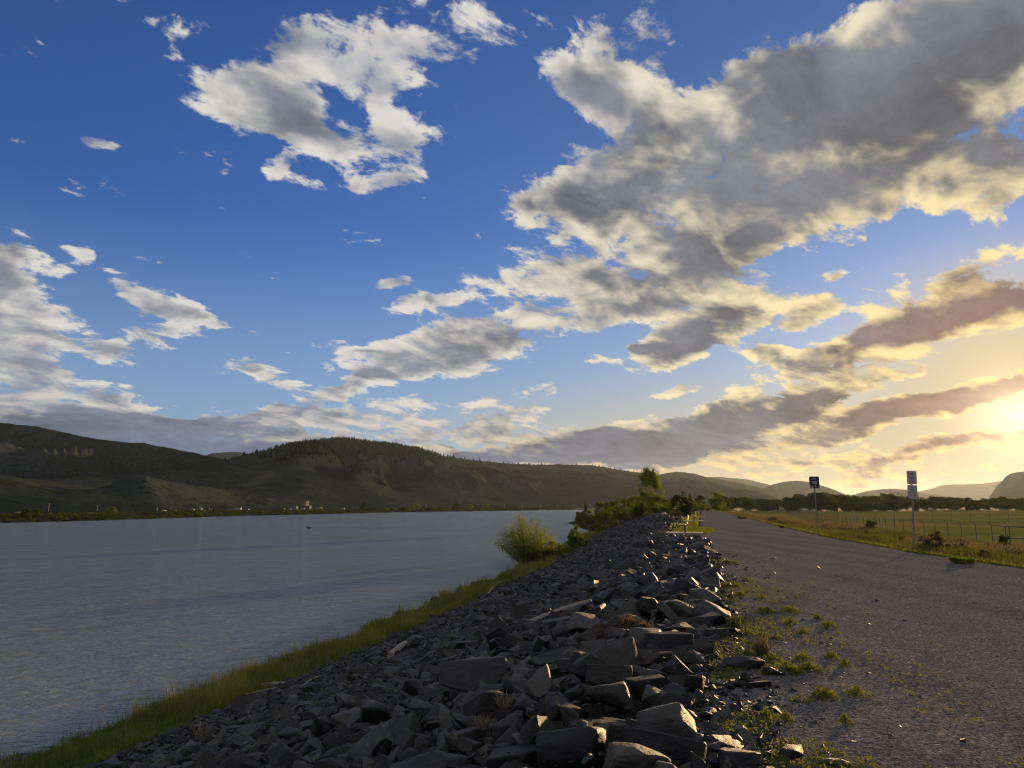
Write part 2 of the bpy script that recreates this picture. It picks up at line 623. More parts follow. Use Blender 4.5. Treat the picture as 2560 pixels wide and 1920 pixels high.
def mat_hill():
    m, N, out = new_mat("hill_sage_and_grass")
    tc = N.n('ShaderNodeTexCoord')
    P = tc.outputs['Object']
    a = N.noise(P, 0.004, 6, .6)
    b = N.noise(P, 0.03, 5, .7)
    ge = N.n('ShaderNodeNewGeometry')
    at = N.n('ShaderNodeAttribute')
    at.attribute_name = 'wood'
    c = N.mix(N.mr(a, .38, .62), (.016, .025, .026), (.035, .043, .040))
    c = N.mix(N.mr(b, .48, .72), c, (.015, .021, .015))
    sp = N.noise(P, .16, 3, .7)
    c = N.mix(N.mr(sp, .52, .66), c, (.010, .014, .011))
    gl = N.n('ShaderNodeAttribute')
    gl.attribute_name = 'gully_shade'
    c = N.mix(N.m('MULTIPLY', gl.outputs['Fac'], .92), c, (.010, .013, .011))  # shadow of the gullies put into the hill colour for contrast
    c = N.mix(N.m('MULTIPLY', at.outputs['Fac'], N.mr(b, .30, .52)), c, (.012, .018, .012))
    principled(N, out, c, 1.0, 0.0, bump(N, b, 0.6, 3.0))
    return m


def mat_water():
    m, N, out = new_mat("river_water")
    tc = N.n('ShaderNodeTexCoord')
    P = tc.outputs['Object']
    mp = N.n('ShaderNodeMapping')
    mp.inputs['Rotation'].default_value = (0, 0, math.radians(-12))
    mp.inputs['Scale'].default_value = (0.58, 1.30, 1)
    N.link(P, mp.inputs[0])
    Q = mp.outputs[0]
    w1 = N.noise(Q, 1.1, 4, .62, .4)
    w2 = N.noise(Q, 0.16, 3, .5, .3)
    w3 = N.noise(Q, 3.2, 3, .6, .2)
    patch = N.noise(P, 0.02, 3, .5)
    gust = N.mr(patch, .3, .7, .65, 1.15)
    h = N.m('ADD', N.m('MULTIPLY', N.m('ADD', w1, N.m('MULTIPLY', w3, .45)), gust), N.m('MULTIPLY', w2, 1.6))
    nb = bump(N, h, 1.0, 0.46)
    p = principled(N, out, (.155, .195, .230), 0.09, 0.5, nb)
    p.inputs['IOR'].default_value = 1.333
    p.inputs['Specular IOR Level'].default_value = 0.8
    return m


M_GRAVEL = mat_gravel()
M_BANK = mat_earth("bank_soil", (.020, .020, .022), (.035, .032, .030), (.055, .05, .045), 2.0)
M_VERGE = mat_field()
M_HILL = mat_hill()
M_WATER = mat_water()


# ------------------------------------------------------------------ ground, path, water
def sheet(name, S, Tf, mat, kind='structure', lift=0.0, rough=0.0, seed=3):
    """a ground sheet over s samples S; Tf(s) gives the t samples of that row"""
    rows = [np.asarray(Tf(s), float) for s in S]
    nj = len(rows[0])
    T = np.array(rows)
    SS = np.repeat(np.asarray(S, float)[:, None], nj, axis=1)
    Z = ground(SS, T) + lift
    if rough:
        Z = Z + rough * (fbm(SS * 1.3, T * 1.3, seed, 5, .6) - .5)
    X, Y = xy(SS, T)
    V = np.stack([X, Y, Z], axis=2).reshape(-1, 3)
    me = np_mesh(name, V, grid_faces(len(S), nj), True, mat)
    o = link(name, me)
    tag(o, kind=kind)
    return o


S_NEAR = np.concatenate([np.arange(-14, 40, 0.35), np.arange(40, 120, 1.2), np.arange(120, 300, 4), np.arange(300, 901, 40)])
bank = sheet("riverbank", S_NEAR, lambda s: np.concatenate([
    np.linspace(-np.interp(s, _S, _E) - 22, -np.interp(s, _S, _E), 8)[:-1],
    np.linspace(-np.interp(s, _S, _E), 0.6, 46)]), M_BANK, lift=-0.02, rough=0.06)
for p in bank.data.polygons:
    pass
S_FIELD = np.concatenate([np.arange(-14, 60, 0.8), np.arange(60, 140, 2), np.arange(140, 400, 8), np.geomspace(400, 9000, 30)])
field = sheet("field", S_FIELD, lambda s: np.concatenate([
    [0.3], np.linspace(np.interp(s, _WS, _WW) - 0.4, np.interp(s, _WS, _WW) + 14, 30),
    np.geomspace(np.interp(s, _WS, _WW) + 16, 9000, 36)]), M_VERGE, lift=-0.03)

S_PATH = np.concatenate([np.arange(-12, 40, 0.12), np.arange(40, 120, 0.6), np.arange(120, 262, 2.0)])


def path_row(s):
    w = float(path_w(s))
    return np.concatenate([[-0.35, -0.1], np.linspace(0.1, w - 0.1, 58), [w, w + 0.25]])


def build_path():
    rows = np.array([path_row(s) for s in S_PATH])
    SS = np.repeat(S_PATH[:, None], rows.shape[1], axis=1)
    Z = np.zeros_like(SS) + 0.012
    Z += 0.030 * (fbm(SS * 0.9, rows * 1.6, 21, 4, .6) - .5) + 0.012 * (fbm(SS * 5, rows * 7, 22, 3) - .5)
    # the two wheel lines are worn a little lower
    for wl in (0.32, 0.68):
        Z -= 0.018 * np.exp(-((rows - wl * rows[:, -1:]) / 0.45) ** 2)
    Z[:, 0] = -0.10
    Z[:, 1] -= 0.01
    Z[:, -2] -= 0.03
    Z[:, -1] = -0.16
    X, Y = xy(SS, rows)
    V = np.stack([X, Y, Z], 2).reshape(-1, 3)
    o = link("path", np_mesh("path", V, grid_faces(*rows.shape), True, M_GRAVEL))
    return tag(o, kind='structure')


build_path()

wat = np_mesh("river", [(-2600, -300, 0), (400, -300, 0), (400, 2600, 0), (-2600, 2600, 0)], np.array([[0, 1, 2, 3]]), False, M_WATER)
river = tag(link("river", wat, loc=(0, 0, WATER_Z)), kind='structure')

# ------------------------------------------------------------------ far bank and hills
_shore_px = [(-2700, 1380), (-900, 1334), (-300, 1317), (0, 1308), (250, 1302), (400, 1297), (600, 1290), (760, 1287), (880, 1283.5), (1000, 1281), (1100, 1279.3), (1250, 1277), (1420, 1275), (1700, 1274), (2000, 1273)]
_shx = np.array([p[0] for p in _shore_px], float)
_shd = np.array([(EYE - WATER_Z) * 1 / -(ray(p[0], p[1])[1]) for p in _shore_px])


_tx = np.arange(-2700, 2701, 4.0)
_tk = np.exp(-np.linspace(-2.5, 2.5, 121) ** 2)
_td = np.exp(np.convolve(np.pad(np.log(np.interp(_tx, _shx, _shd)), 60, mode='reflect', reflect_type='odd'), _tk / _tk.sum(), mode='valid'))


def shore_depth(px):
    return np.interp(px, _tx, _td)


STRIP_Z = -2.2
_ridge = {
    'a': [(-900, 1010), (-500, 1030), (-200, 1048), (0, 1059), (69, 1066), (174, 1088), (235, 1098), (300, 1106), (347, 1108), (440, 1125), (509, 1139), (567, 1152), (640, 1172), (760, 1205), (900, 1240), (1000, 1262), (2700, 1300)],
    'b': [(-900, 1300), (300, 1240), (430, 1195), (500, 1165), (567, 1146), (610, 1133), (648, 1126), (690, 1118), (717, 1111), (760, 1103), (798, 1098), (840, 1097), (880, 1099), (930, 1105), (984, 1112), (1040, 1122), (1099, 1136), (1160, 1147), (1215, 1154), (1331, 1161), (1400, 1160), (1481, 1163), (1539, 1172), (1620, 1184), (1660, 1192), (1720, 1210), (1900, 1262), (2700, 1300)],
    'c': [(-900, 1300), (1450, 1262), (1560, 1215), (1620, 1190), (1666, 1183), (1690, 1179), (1713, 1180), (1740, 1183), (1771, 1193), (1810, 1199), (1851, 1207), (1909, 1222), (1940, 1234), (1967, 1247), (2000, 1262), (2700, 1300)],
}


def range_mesh(name, px, depth_rows, Z, mat, attrs, kind='structure'):
    """px (nj,), depth_rows (ni,nj), Z (ni,nj)"""
    kx = np.array([ray(p, 1265)[0] for p in px])
    X = depth_rows * kx[None, :]
    V = np.stack([X, depth_rows, Z], 2).reshape(-1, 3)
    at = {k: v.reshape(-1) for k, v in attrs.items()}
    o = link(name, np_mesh(name, V, grid_faces(*Z.shape), True, mat, at))
    return tag(o, kind=kind)


def ridge_z(key_pts, px, depth):
    xs = np.array([p[0] for p in key_pts], float)
    ys = np.array([p[1] for p in key_pts], float)
    yy = np.interp(px, xs, ys)
    yy = yy + 1.6 * (fbm(px * 0.035, 0.5, 91, 4) - .5) * 2
    return EYE + np.array([ray(a, b)[1] for a, b in zip(px, yy)]) * depth


HILL = {}


def build_hills():
    px = np.concatenate([np.linspace(-2600, -60, 190), np.linspace(-50, 2010, 1000), np.linspace(2020, 2400, 30)])
    ni = 210
    q = np.linspace(0, 1, ni) ** 1.35
    d0 = shore_depth(px)
    far = 4600.0
    D = d0[None, :] - 6 + q[:, None] * (far - d0[None, :])
    kx = np.array([ray(p, 1265)[0] for p in px])
    X = D * kx[None, :]
    strip = d0 * 0.16 + 70                  # level strip beside the water
    foot = d0 + strip
    Z = np.where(D < d0[None, :], -5.0, WATER_Z + (STRIP_Z - WATER_Z) * ss(D - d0[None, :], 0, 14))
    Z = Z + (0.5 * fbm(X * .02, D * .02, 71, 3) + .9 * ss(D - d0[None, :], 20, 80)) * ss(D - d0[None, :], 4, 30)
    base = Z.copy()
    # spurs and gullies run down the fall line, slanting to the right as they come down
    c1 = (X + 0.16 * D) / 250 + 1.3 * (fbm(X / 520, D / 420, 11, 3) - .5)
    g1 = 1 - np.abs(2 * vnoise(c1, D / 1500, 12) - 1)
    c2 = (X + 0.22 * D) / 92 + 1.5 * (fbm(X / 260, D / 200, 13, 3) - .5)
    g2 = 1 - np.abs(2 * vnoise(c2, D / 620, 14) - 1)
    c3 = (X + 0.20 * D) / 36 + 0.8 * (fbm(X / 60, D / 60, 15, 3) - .5)
    g3 = 1 - np.abs(2 * vnoise(c3, D / 300, 16) - 1)
    gul = np.zeros_like(Z)
    for key, dr in (('a', lambda p: 1350 + 0 * p), ('b', lambda p: np.interp(p, [400, 800, 1500, 2000], [2150, 2250, 2700, 3000])), ('c', lambda p: 3500 + 0 * p)):
        rd = dr(px)
        hz = ridge_z(_ridge[key], px, rd)
        fk = np.minimum(foot, rd * 0.72)
        if key == 'b':
            fk = np.maximum(fk, 0)
        if key == 'c':
            fk = foot * 0 + 1500
        u = (D - fk[None, :]) / (rd - fk)[None, :]
        uu = np.clip(u, 0, 1)
        prof = 0.62 * uu + 0.38 * ss(uu, 0.0, 0.45) * 0.9 + 0.10 * ss(uu, .75, 1) * .38
        prof = prof / prof.max() if prof.max() > 0 else prof
        if key == 'a':
            # a steep bluff, then a bench with a track, then the open slope
            prof = 0.26 * ss(uu, 0.0, 0.16) + 0.04 * ss(uu, .16, .40) + 0.70 * ss(uu * .98, 0.30, 1.02) / ss(.98, .30, 1.02)
        back = np.clip(1 - (u - 1) * 0.55, -0.2, 1)
        prof = np.where(u > 1, back, prof)
        H = np.maximum(hz, 0)
        kr = np.exp(-np.linspace(-2.2, 2.2, 121) ** 2)
        Hs = np.convolve(np.pad(H, 60, mode='edge'), kr / kr.sum(), mode='valid')
        H = Hs[None, :] + (H - Hs)[None, :] * ss(uu, .45, .98)
        env = np.clip(4 * uu * (1 - uu), 0, 1) ** 0.8 * (u <= 1)
        if key == 'a':
            env = ss(uu, 0, .05) * (1 - ss(uu, .8, 1.0)) * (u <= 1)
        cut = (0.56 * (1 - g1) + 0.48 * (1 - g2) + 0.24 * (1 - g3)) * env * (1.35 if key == 'a' else 1.0)
        sh = STRIP_Z + (H - STRIP_Z) * prof * (1 - cut * 0.78) + 1.2 * (fbm(X / 12, D / 12, 19, 3) - .5) * env
        take = (sh > Z) & (u > 0)
        Z = np.where(take, sh, Z)
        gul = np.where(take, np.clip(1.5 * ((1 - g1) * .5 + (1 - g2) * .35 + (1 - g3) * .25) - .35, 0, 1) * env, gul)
    # pine cover: on the upper slopes of the middle hill and along its crest
    P2 = np.repeat(px[None, :], ni, 0)
    elev = (Z - EYE) / D
    wood = ss(fbm(X / 160, D / 240, 31, 4), .46, .60) * ss(elev, .055, .085) * ss(P2, 560, 700) * (1 - ss(P2, 1150, 1500) * .5)
    wood = np.maximum(wood, ss(P2, 580, 660) * (1 - ss(P2, 850, 900)) * ss(elev, .078, .088) * (1 - ss(P2, 700, 720) * (1 - ss(P2, 770, 790)) * .0) * ss(fbm(X / 90, D / 120, 33, 3), .38, .5))
    HILL.update(px=px, D=D, X=X, Z=Z, wood=wood, elev=elev)
    return range_mesh("hills", px, D, Z, M_HILL, {'wood': wood, 'gully_shade': gul})


build_hills()


def far_range(name, pts, depth, thick, x0, x1, n=160, gul=0.10):
    px = np.linspace(x0, x1, n)
    hz = ridge_z(pts, px, depth)
    q = np.concatenate([np.linspace(0, 1, 26), np.linspace(1.08, 1.6, 5)])
    D = depth + (q[:, None] - 1) * thick + 0 * px[None, :]
    kx = np.array([ray(p, 1265)[0] for p in px])
    X = D * kx[None, :]
    u = q[:, None]
    prof = np.where(u <= 1, ss(u, -.1, 1.02), 1 - (u - 1) * 1.2)
    g = 1 - np.abs(2 * vnoise((X + .3 * D) / (thick * .16), D / thick, 51) - 1)
    env = np.clip(4 * np.clip(u, 0, 1) * (1 - np.clip(u, 0, 1)), 0, 1)
    Z = -8 + (hz[None, :] + 8) * prof * (1 - gul * 2 * (1 - g) * env)
    return range_mesh(name, px, D, Z, M_HILL, {'wood': np.zeros_like(Z), 'gully_shade': np.clip((1 - g), 0, 1) * env * .6})


far_range("distant_hills", [(430, 1200), (500, 1140), (520, 1133), (560, 1130), (600, 1131), (640, 1150), (700, 1200)], 5200, 1500, 430, 720, 60)
far_range("distant_hills", [(1600, 1262), (1700, 1215), (1771, 1193), (1800, 1192), (1828, 1194), (1870, 1198), (1909, 1208), (1930, 1212), (1980, 1215), (2100, 1262)], 6800, 2000, 1600, 2110)
far_range("distant_hills", [(1850, 1262), (1900, 1225), (1930, 1212), (1956, 1205), (1985, 1202), (2013, 1203), (2050, 1211), (2071, 1218), (2100, 1229), (2129, 1240), (2170, 1262)], 4600, 1400, 1850, 2180)
far_range("distant_hills", [(2060, 1262), (2120, 1240), (2160, 1230), (2200, 1224), (2240, 1222), (2270, 1224), (2310, 1231), (2360, 1240), (2420, 1249), (2500, 1262)], 6000, 1500, 2050, 2500)
far_range("distant_hills", [(2200, 1262), (2280, 1232), (2310, 1226), (2340, 1220), (2360, 1213), (2390, 1211), (2430, 1211), (2460, 1209), (2490, 1206), (2510, 1203), (2700, 1190), (3100, 1230)], 9500, 2500, 2200, 3100)
far_range("rocky_bluff", [(2440, 1266), (2470, 1249), (2485, 1232), (2497, 1215), (2512, 1203), (2522, 1192), (2535, 1184), (2550, 1180), (2600, 1178), (2700, 1186), (2900, 1215), (3100, 1262)], 3600, 700, 2440, 3100, 120)

# ------------------------------------------------------------------ evening haze in the valley
HAZE_DENSITY = 1.7e-5


def build_haze():
    m, N, out = new_mat("valley_haze")
    v = N.n('ShaderNodeVolumePrincipled')
    v.inputs['Color'].default_value = (0.74, 0.86, 1.0, 1)
    v.inputs['Density'].default_value = HAZE_DENSITY
    v.inputs['Anisotropy'].default_value = 0.50
    N.link(v.outputs[0], out.inputs['Volume'])
    x0, x1, y0, y1, z0, z1 = -13000, 13000, -600, 13500, -11, 345
    V = [(x, y, z) for x in (x0, x1) for y in (y0, y1) for z in (z0, z1)]
    F = np.array([[0, 1, 3, 2], [4, 6, 7, 5], [0, 4, 5, 1], [2, 3, 7, 6], [0, 2, 6, 4], [1, 5, 7, 3]])
    o = link("haze", np_mesh("haze", V, F, False, m))
    return tag(o, kind='stuff')


build_haze()

# ------------------------------------------------------------------ riprap rocks
def mat_rock():
    m, N, out = new_mat("slate_rock")
    tc = N.n('ShaderNodeTexCoord')
    oi = N.n('ShaderNodeObjectInfo')
    at = N.n('ShaderNodeAttribute')
    at.attribute_name = 'tone'
    tone = N.m('FRACT', N.m('ADD', at.outputs['Fac'], oi.outputs['Random']))
    P = N.vm('ADD', tc.outputs['Object'], N.vm('SCALE', (13.0, 7.0, 5.0), tone))
    lay = N.n('ShaderNodeMapping')
    lay.inputs['Scale'].default_value = (1.3, 1.5, 4.2)
    N.link(P, lay.inputs[0])
    strata = N.noise(lay.outputs[0], 4.0, 6, .65, .4)
    grain = N.noise(P, 22, 6, .72)
    blot = N.noise(P, 3.2, 4, .6, .5)
    base = N.vm('MULTIPLY', N.ramp(tone, [(0.0, (.012, .011, .010)), (.30, (.020, .0175, .016)), (.50, (.040, .036, .031)), (.66, (.026, .019, .014)), (.80, (.078, .066, .050)), (.90, (.055, .058, .050)), (1.0, (.060, .038, .022))]), (.60, .65, .75))
    c = N.mix(N.mr(strata, .35, .68), base, N.vm('SCALE', base, 1.6))
    c = N.mix(N.m('MULTIPLY', N.mr(blot, .55, .72), N.mr(tone, .45, .95, .12, .65)), c, (.085, .060, .036))
    vo = N.noise(P, 7.0, 3, .8)
    c = N.mix(N.m('MULTIPLY', N.mr(vo, .62, .72), .5), c, (.15, .145, .125))
    c = N.mix(N.mr(grain, .38, .20), c, (.018, .018, .02))
    h = N.m('ADD', N.m('MULTIPLY', strata, 1.0), N.m('ADD', N.m('MULTIPLY', grain, .55), N.m('MULTIPLY', blot, .6)))
    principled(N, out, c, 0.58, 0.28, bump(N, h, 0.75, 0.035))
    return m


M_ROCK = mat_rock()


def rock_bm(r, dims, cuts, slab=False):
    """a broken stone: the hull of random corners, or a block, with random planes struck off"""
    bm = bmesh.new()
    if not slab or r.random() < .5:
        for k in range(15):
            v = Vector((r.gauss(0, 1), r.gauss(0, 1), r.gauss(0, 1))).normalized()
            m = max(abs(v.x), abs(v.y), abs(v.z))
            q = v * (r.uniform(.40, .52) * (1 + (1 / m - 1) * r.uniform(.1, .8)))
            bm.verts.new((q.x * dims[0], q.y * dims[1], q.z * dims[2]))
        res = bmesh.ops.convex_hull(bm, input=bm.verts[:])
        junk = [e for e in res['geom_interior'] + res['geom_unused'] if isinstance(e, bmesh.types.BMVert)]
        bmesh.ops.delete(bm, geom=list(set(junk)), context='VERTS')
        bmesh.ops.dissolve_limit(bm, angle_limit=math.radians(16), verts=bm.verts[:], edges=bm.edges[:])
        ext = [max(v.co[i] for v in bm.verts) - min(v.co[i] for v in bm.verts) for i in range(3)]
        for v in bm.verts:
            for i in range(3):
                v.co[i] *= dims[i] / ext[i]
        return bm
    bmesh.ops.create_cube(bm, size=1.0)
    sx, sy, sz = dims
    for v in bm.verts:
        v.co.x *= sx * (1 + r.uniform(-.12, .12))
        v.co.y *= sy * (1 + r.uniform(-.12, .12))
        v.co.z *= sz * (1 + r.uniform(-.10, .10))
    for k in range(cuts):
        n = Vector((r.gauss(0, 1), r.gauss(0, 1), r.gauss(0, .8 if not slab else .45)))
        n.normalize()
        sup = max((v.co.dot(n) for v in bm.verts))
        d = sup * r.uniform(.60, .88)
        geom = bm.verts[:] + bm.edges[:] + bm.faces[:]
        res = bmesh.ops.bisect_plane(bm, geom=geom, plane_co=n * d, plane_no=n, clear_outer=True)
        ed = [e for e in res['geom_cut'] if isinstance(e, bmesh.types.BMEdge)]
        if ed:
            bmesh.ops.contextual_create(bm, geom=ed)
    bmesh.ops.remove_doubles(bm, verts=bm.verts, dist=0.02 * max(dims))
    return bm


def rock_detail(seed, dims, cuts, slab=False, fine=3, crag=0.035):
    r = random.Random(seed)
    bm = rock_bm(r, dims, cuts, slab)
    bmesh.ops.recalc_face_normals(bm, faces=bm.faces)
    sharp = [e for e in bm.edges if len(e.link_faces) == 2 and e.calc_face_angle(0) > .2]
    bmesh.ops.bevel(bm, geom=sharp, offset=0.022 * max(dims), offset_type='OFFSET', segments=1, affect='EDGES', profile=.5)
    bmesh.ops.triangulate(bm, faces=bm.faces)
    for k in range(fine):
        lim = max(dims) * (.34, .20, .12, .085)[k]
        longe = [e for e in bm.edges if e.calc_length() > lim]
        if longe:
            bmesh.ops.subdivide_edges(bm, edges=longe, cuts=1)
            bmesh.ops.triangulate(bm, faces=[f for f in bm.faces if len(f.verts) > 3])
    bm.normal_update()
    off = Vector((seed * 3.7, seed * 1.3, seed * .7))
    mx = max(dims)
    tilt = Vector((r.gauss(0, .25), r.gauss(0, .25), 1)).normalized()
    for v in bm.verts:
        p = v.co / mx
        a = mnoise.fractal(p * 2.6 + off, 1.0, 2.0, 4)
        lay = mnoise.noise(Vector((p.x * 1.5, p.y * 1.5, p.dot(tilt) * 11)) + off)
        side = 1 - abs(v.normal.dot(tilt))
        v.co += v.normal * mx * crag * (a * .55 + (abs(lay) - .25) * .9 * side)
    me = bpy.data.meshes.new("rock")
    bm.to_mesh(me)
    bm.free()
    me.materials.append(M_ROCK)
    me.polygons.foreach_set('use_smooth', np.ones(len(me.polygons), bool))
    me.set_sharp_from_angle(angle=math.radians(24))
    return me


# plain templates (low relief) for the mass of the rock slope
def template(seed):
    r = random.Random(seed)
    slab = r.random() < .6
    dims = (1.0, r.uniform(.55, .85), r.uniform(.14, .32) if slab else r.uniform(.40, .66))
    bm = rock_bm(r, dims, r.randint(4, 7), slab)
    bmesh.ops.recalc_face_normals(bm, faces=bm.faces)
    bmesh.ops.triangulate(bm, faces=bm.faces)
    bm.verts.index_update()
    V = np.array([v.co[:] for v in bm.verts])
    F = np.array([[v.index for v in f.verts] for f in bm.faces])
    # flat faces: give every face its own corners
    bm.free()
    return V[F.ravel()], np.arange(len(F) * 3).reshape(-1, 3)


TPL = [template(900 + k) for k in range(26)]


def eul(rx, ry, rz):
    cx, sx, cy, sy, cz, sz = np.cos(rx), np.sin(rx), np.cos(ry), np.sin(ry), np.cos(rz), np.sin(rz)
    R = np.empty((len(rx), 3, 3))
    R[:, 0, 0] = cz * cy
    R[:, 0, 1] = cz * sy * sx - sz * cx
    R[:, 0, 2] = cz * sy * cx + sz * sx
    R[:, 1, 0] = sz * cy
    R[:, 1, 1] = sz * sy * sx + cz * cx
    R[:, 1, 2] = sz * sy * cx - cz * sx
    R[:, 2, 0] = -sy
    R[:, 2, 1] = cy * sx
    R[:, 2, 2] = cy * cx
    return R


def scatter_mesh(name, tpls, pos, size, R, which, tone, mat, smooth=False):
    Vs, Fs, At = [], [], []
    n0 = 0
    for k, (TV, TF) in enumerate(tpls):
        sel = np.nonzero(which == k)[0]
        if not len(sel):
            continue
        V = np.einsum('nij,vj->nvi', R[sel], TV) * size[sel][:, None, None] + pos[sel][:, None, :]
        F = TF[None] + (np.arange(len(sel)) * len(TV))[:, None, None] + n0
        Vs.append(V.reshape(-1, 3))
        Fs.append(F.reshape(-1, TF.shape[1]))
        At.append(np.repeat(tone[sel], len(TV)))
        n0 += len(sel) * len(TV)
    return np_mesh(name, np.concatenate(Vs), np.concatenate(Fs), smooth, mat, {'tone': np.concatenate(At)})


# rocks one can pick out in the photograph: survey x, y of the foot (middle), width, height, slab?, turn, label
HEROES = [
 (1185, 1742, 180, 118, 0, 20, "big dark rounded-off boulder, widest of the rocks halfway down the near slope"),
 (1356, 1760, 100, 96, 0, 55, "blocky upright boulder with a rounded top and a sunlit edge, among the largest near rocks"),
 (1215, 1778, 100, 76, 0, -30, "grey boulder with a sunlit tan stripe on top, in front of the widest dark boulder"),
 (1400, 1620, 62, 58, 0, 60, "dark wedge-shaped rock with one tall sunlit sliver, upper of two such wedges"),
 (1524, 1655, 52, 58, 0, 60, "dark wedge-shaped rock with one slanting sunlit sliver, lower of two such wedges"),
 (1391, 1672, 125, 66, 1, 8, "long flat-topped dark slab lying across the middle of the near rocks"),
 (1470, 1715, 95, 88, 0, 30, "grey block with a cracked top between the long slab and a tilted flat face"),
 (1530, 1720, 108, 64, 1, -25, "grey stone turning one smooth tilted flat face up to the sky"),
 (1631, 1672, 140, 64, 1, 5, "long thick dark block with a pale lichen spot on its front"),
 (1680, 1632, 116, 62, 1, 12, "dark slab leaning behind the long block with the pale spot"),
 (1632, 1710, 92, 46, 1, 0, "low rectangular block with a sunlit right end beside the gravel edge"),
 (1740, 1735, 76, 62, 0, 70, "dark stone with one bright orange sunlit face at the edge of the gravel"),
 (1473, 1760, 86, 56, 1, -8, "layered grey slab between the upright boulder and the pointed one"),
 (1543, 1790, 130, 90, 0, 15, "large pointed dark boulder with a sunlit upper ridge"),
 (1622, 1742, 100, 54, 1, 10, "flat layered slab with a sunlit top next to the gravel"),
 (1430, 1925, 190, 135, 0, 10, "largest near boulder, weathered and layered with vertical cracks"),
 (1640, 1938, 215, 110, 1, -20, "broad triangular slab turning its flat face forward at the near end of the rocks"),
 (1668, 1880, 180, 132, 0, 35, "big dark boulder with a pale worn top right behind the triangular slab"),
 (1535, 1875, 114, 76, 0, -15, "brownish boulder with a rough sunlit back beside the layered boulder"),
 (1272, 1865, 98, 82, 0, 25, "light grey boulder with a smooth sloping top near the bottom of the rocks"),
 (1274, 1935, 128, 62, 1, 5, "greenish grey flat slab at the near end of the rock bank"),
 (1165, 1915, 88, 74, 0, -40, "dark upright rock left beside the greenish flat slab"),
 (1170, 1872, 108, 52, 1, 15, "thin tilted slab with a pale upper edge and dry twigs behind"),
 (1542, 1832, 70, 40, 1, 0, "small pale block perched between the pointed boulder and the brownish one"),
 (1758, 1512, 88, 56, 0, 20, "large dark peaked boulder at the edge of the gravel farther along"),
 (1651, 1520, 62, 34, 1, 60, "tilted slab with a long sunlit sliver behind the dry weeds"),
 (1544, 1510, 82, 54, 0, -10, "dull dark boulder beyond the driftwood log"),
 (1694, 1490, 46, 32, 0, 70, "small block with a bright sunlit right side near the peaked boulder"),
 (1639, 1556, 48, 38, 0, 65, "dark stone with a curved sunlit edge below the tilted slab"),
 (1255, 1602, 56, 70, 0, 0, "brown weathered upright boulder beside the lower end of the driftwood log"),
 (1393, 1580, 76, 38, 1, 20, "broad dark slab just in front of the driftwood log"),
 (1476, 1578, 74, 30, 1, 5, "low flat slab between the driftwood log and the wedge-shaped rocks"),
 (1693, 1592, 78, 40, 1, 35, "layered slab with bright grooves beside the weedy gravel edge"),
 (1793, 1598, 52, 30, 1, 0, "small flat rock with a sunlit top standing on the weedy gravel"),
 (1855, 1676, 98, 46, 1, -6, "loose flat-topped block on the gravel with dry grass behind it"),
 (1935, 1694, 56, 34, 0, 20, "small loose triangular stone on the gravel beside green weeds"),
 (1817, 1878, 94, 50, 0, 0, "loose rust-brown and grey stone on the gravel near the camera"),
 (1845, 1925, 100, 50, 1, 10, "loose dark stone half buried in the gravel below the rust-brown one"),
 (1981, 1905, 74, 42, 0, 45, "loose stone with a bright sunlit top on the gravel near the camera"),
 (2100, 1925, 78, 30, 1, -12, "low loose slab with a sunlit top edge, farthest out on the gravel"),
 (1890, 1722, 64, 22, 1, 0, "thin dark loose slab lying flat on the weedy gravel"),
 (1880, 1775, 62, 16, 1, 25, "thin light grey flake lying on the gravel among seedlings"),
]

rock_things = []


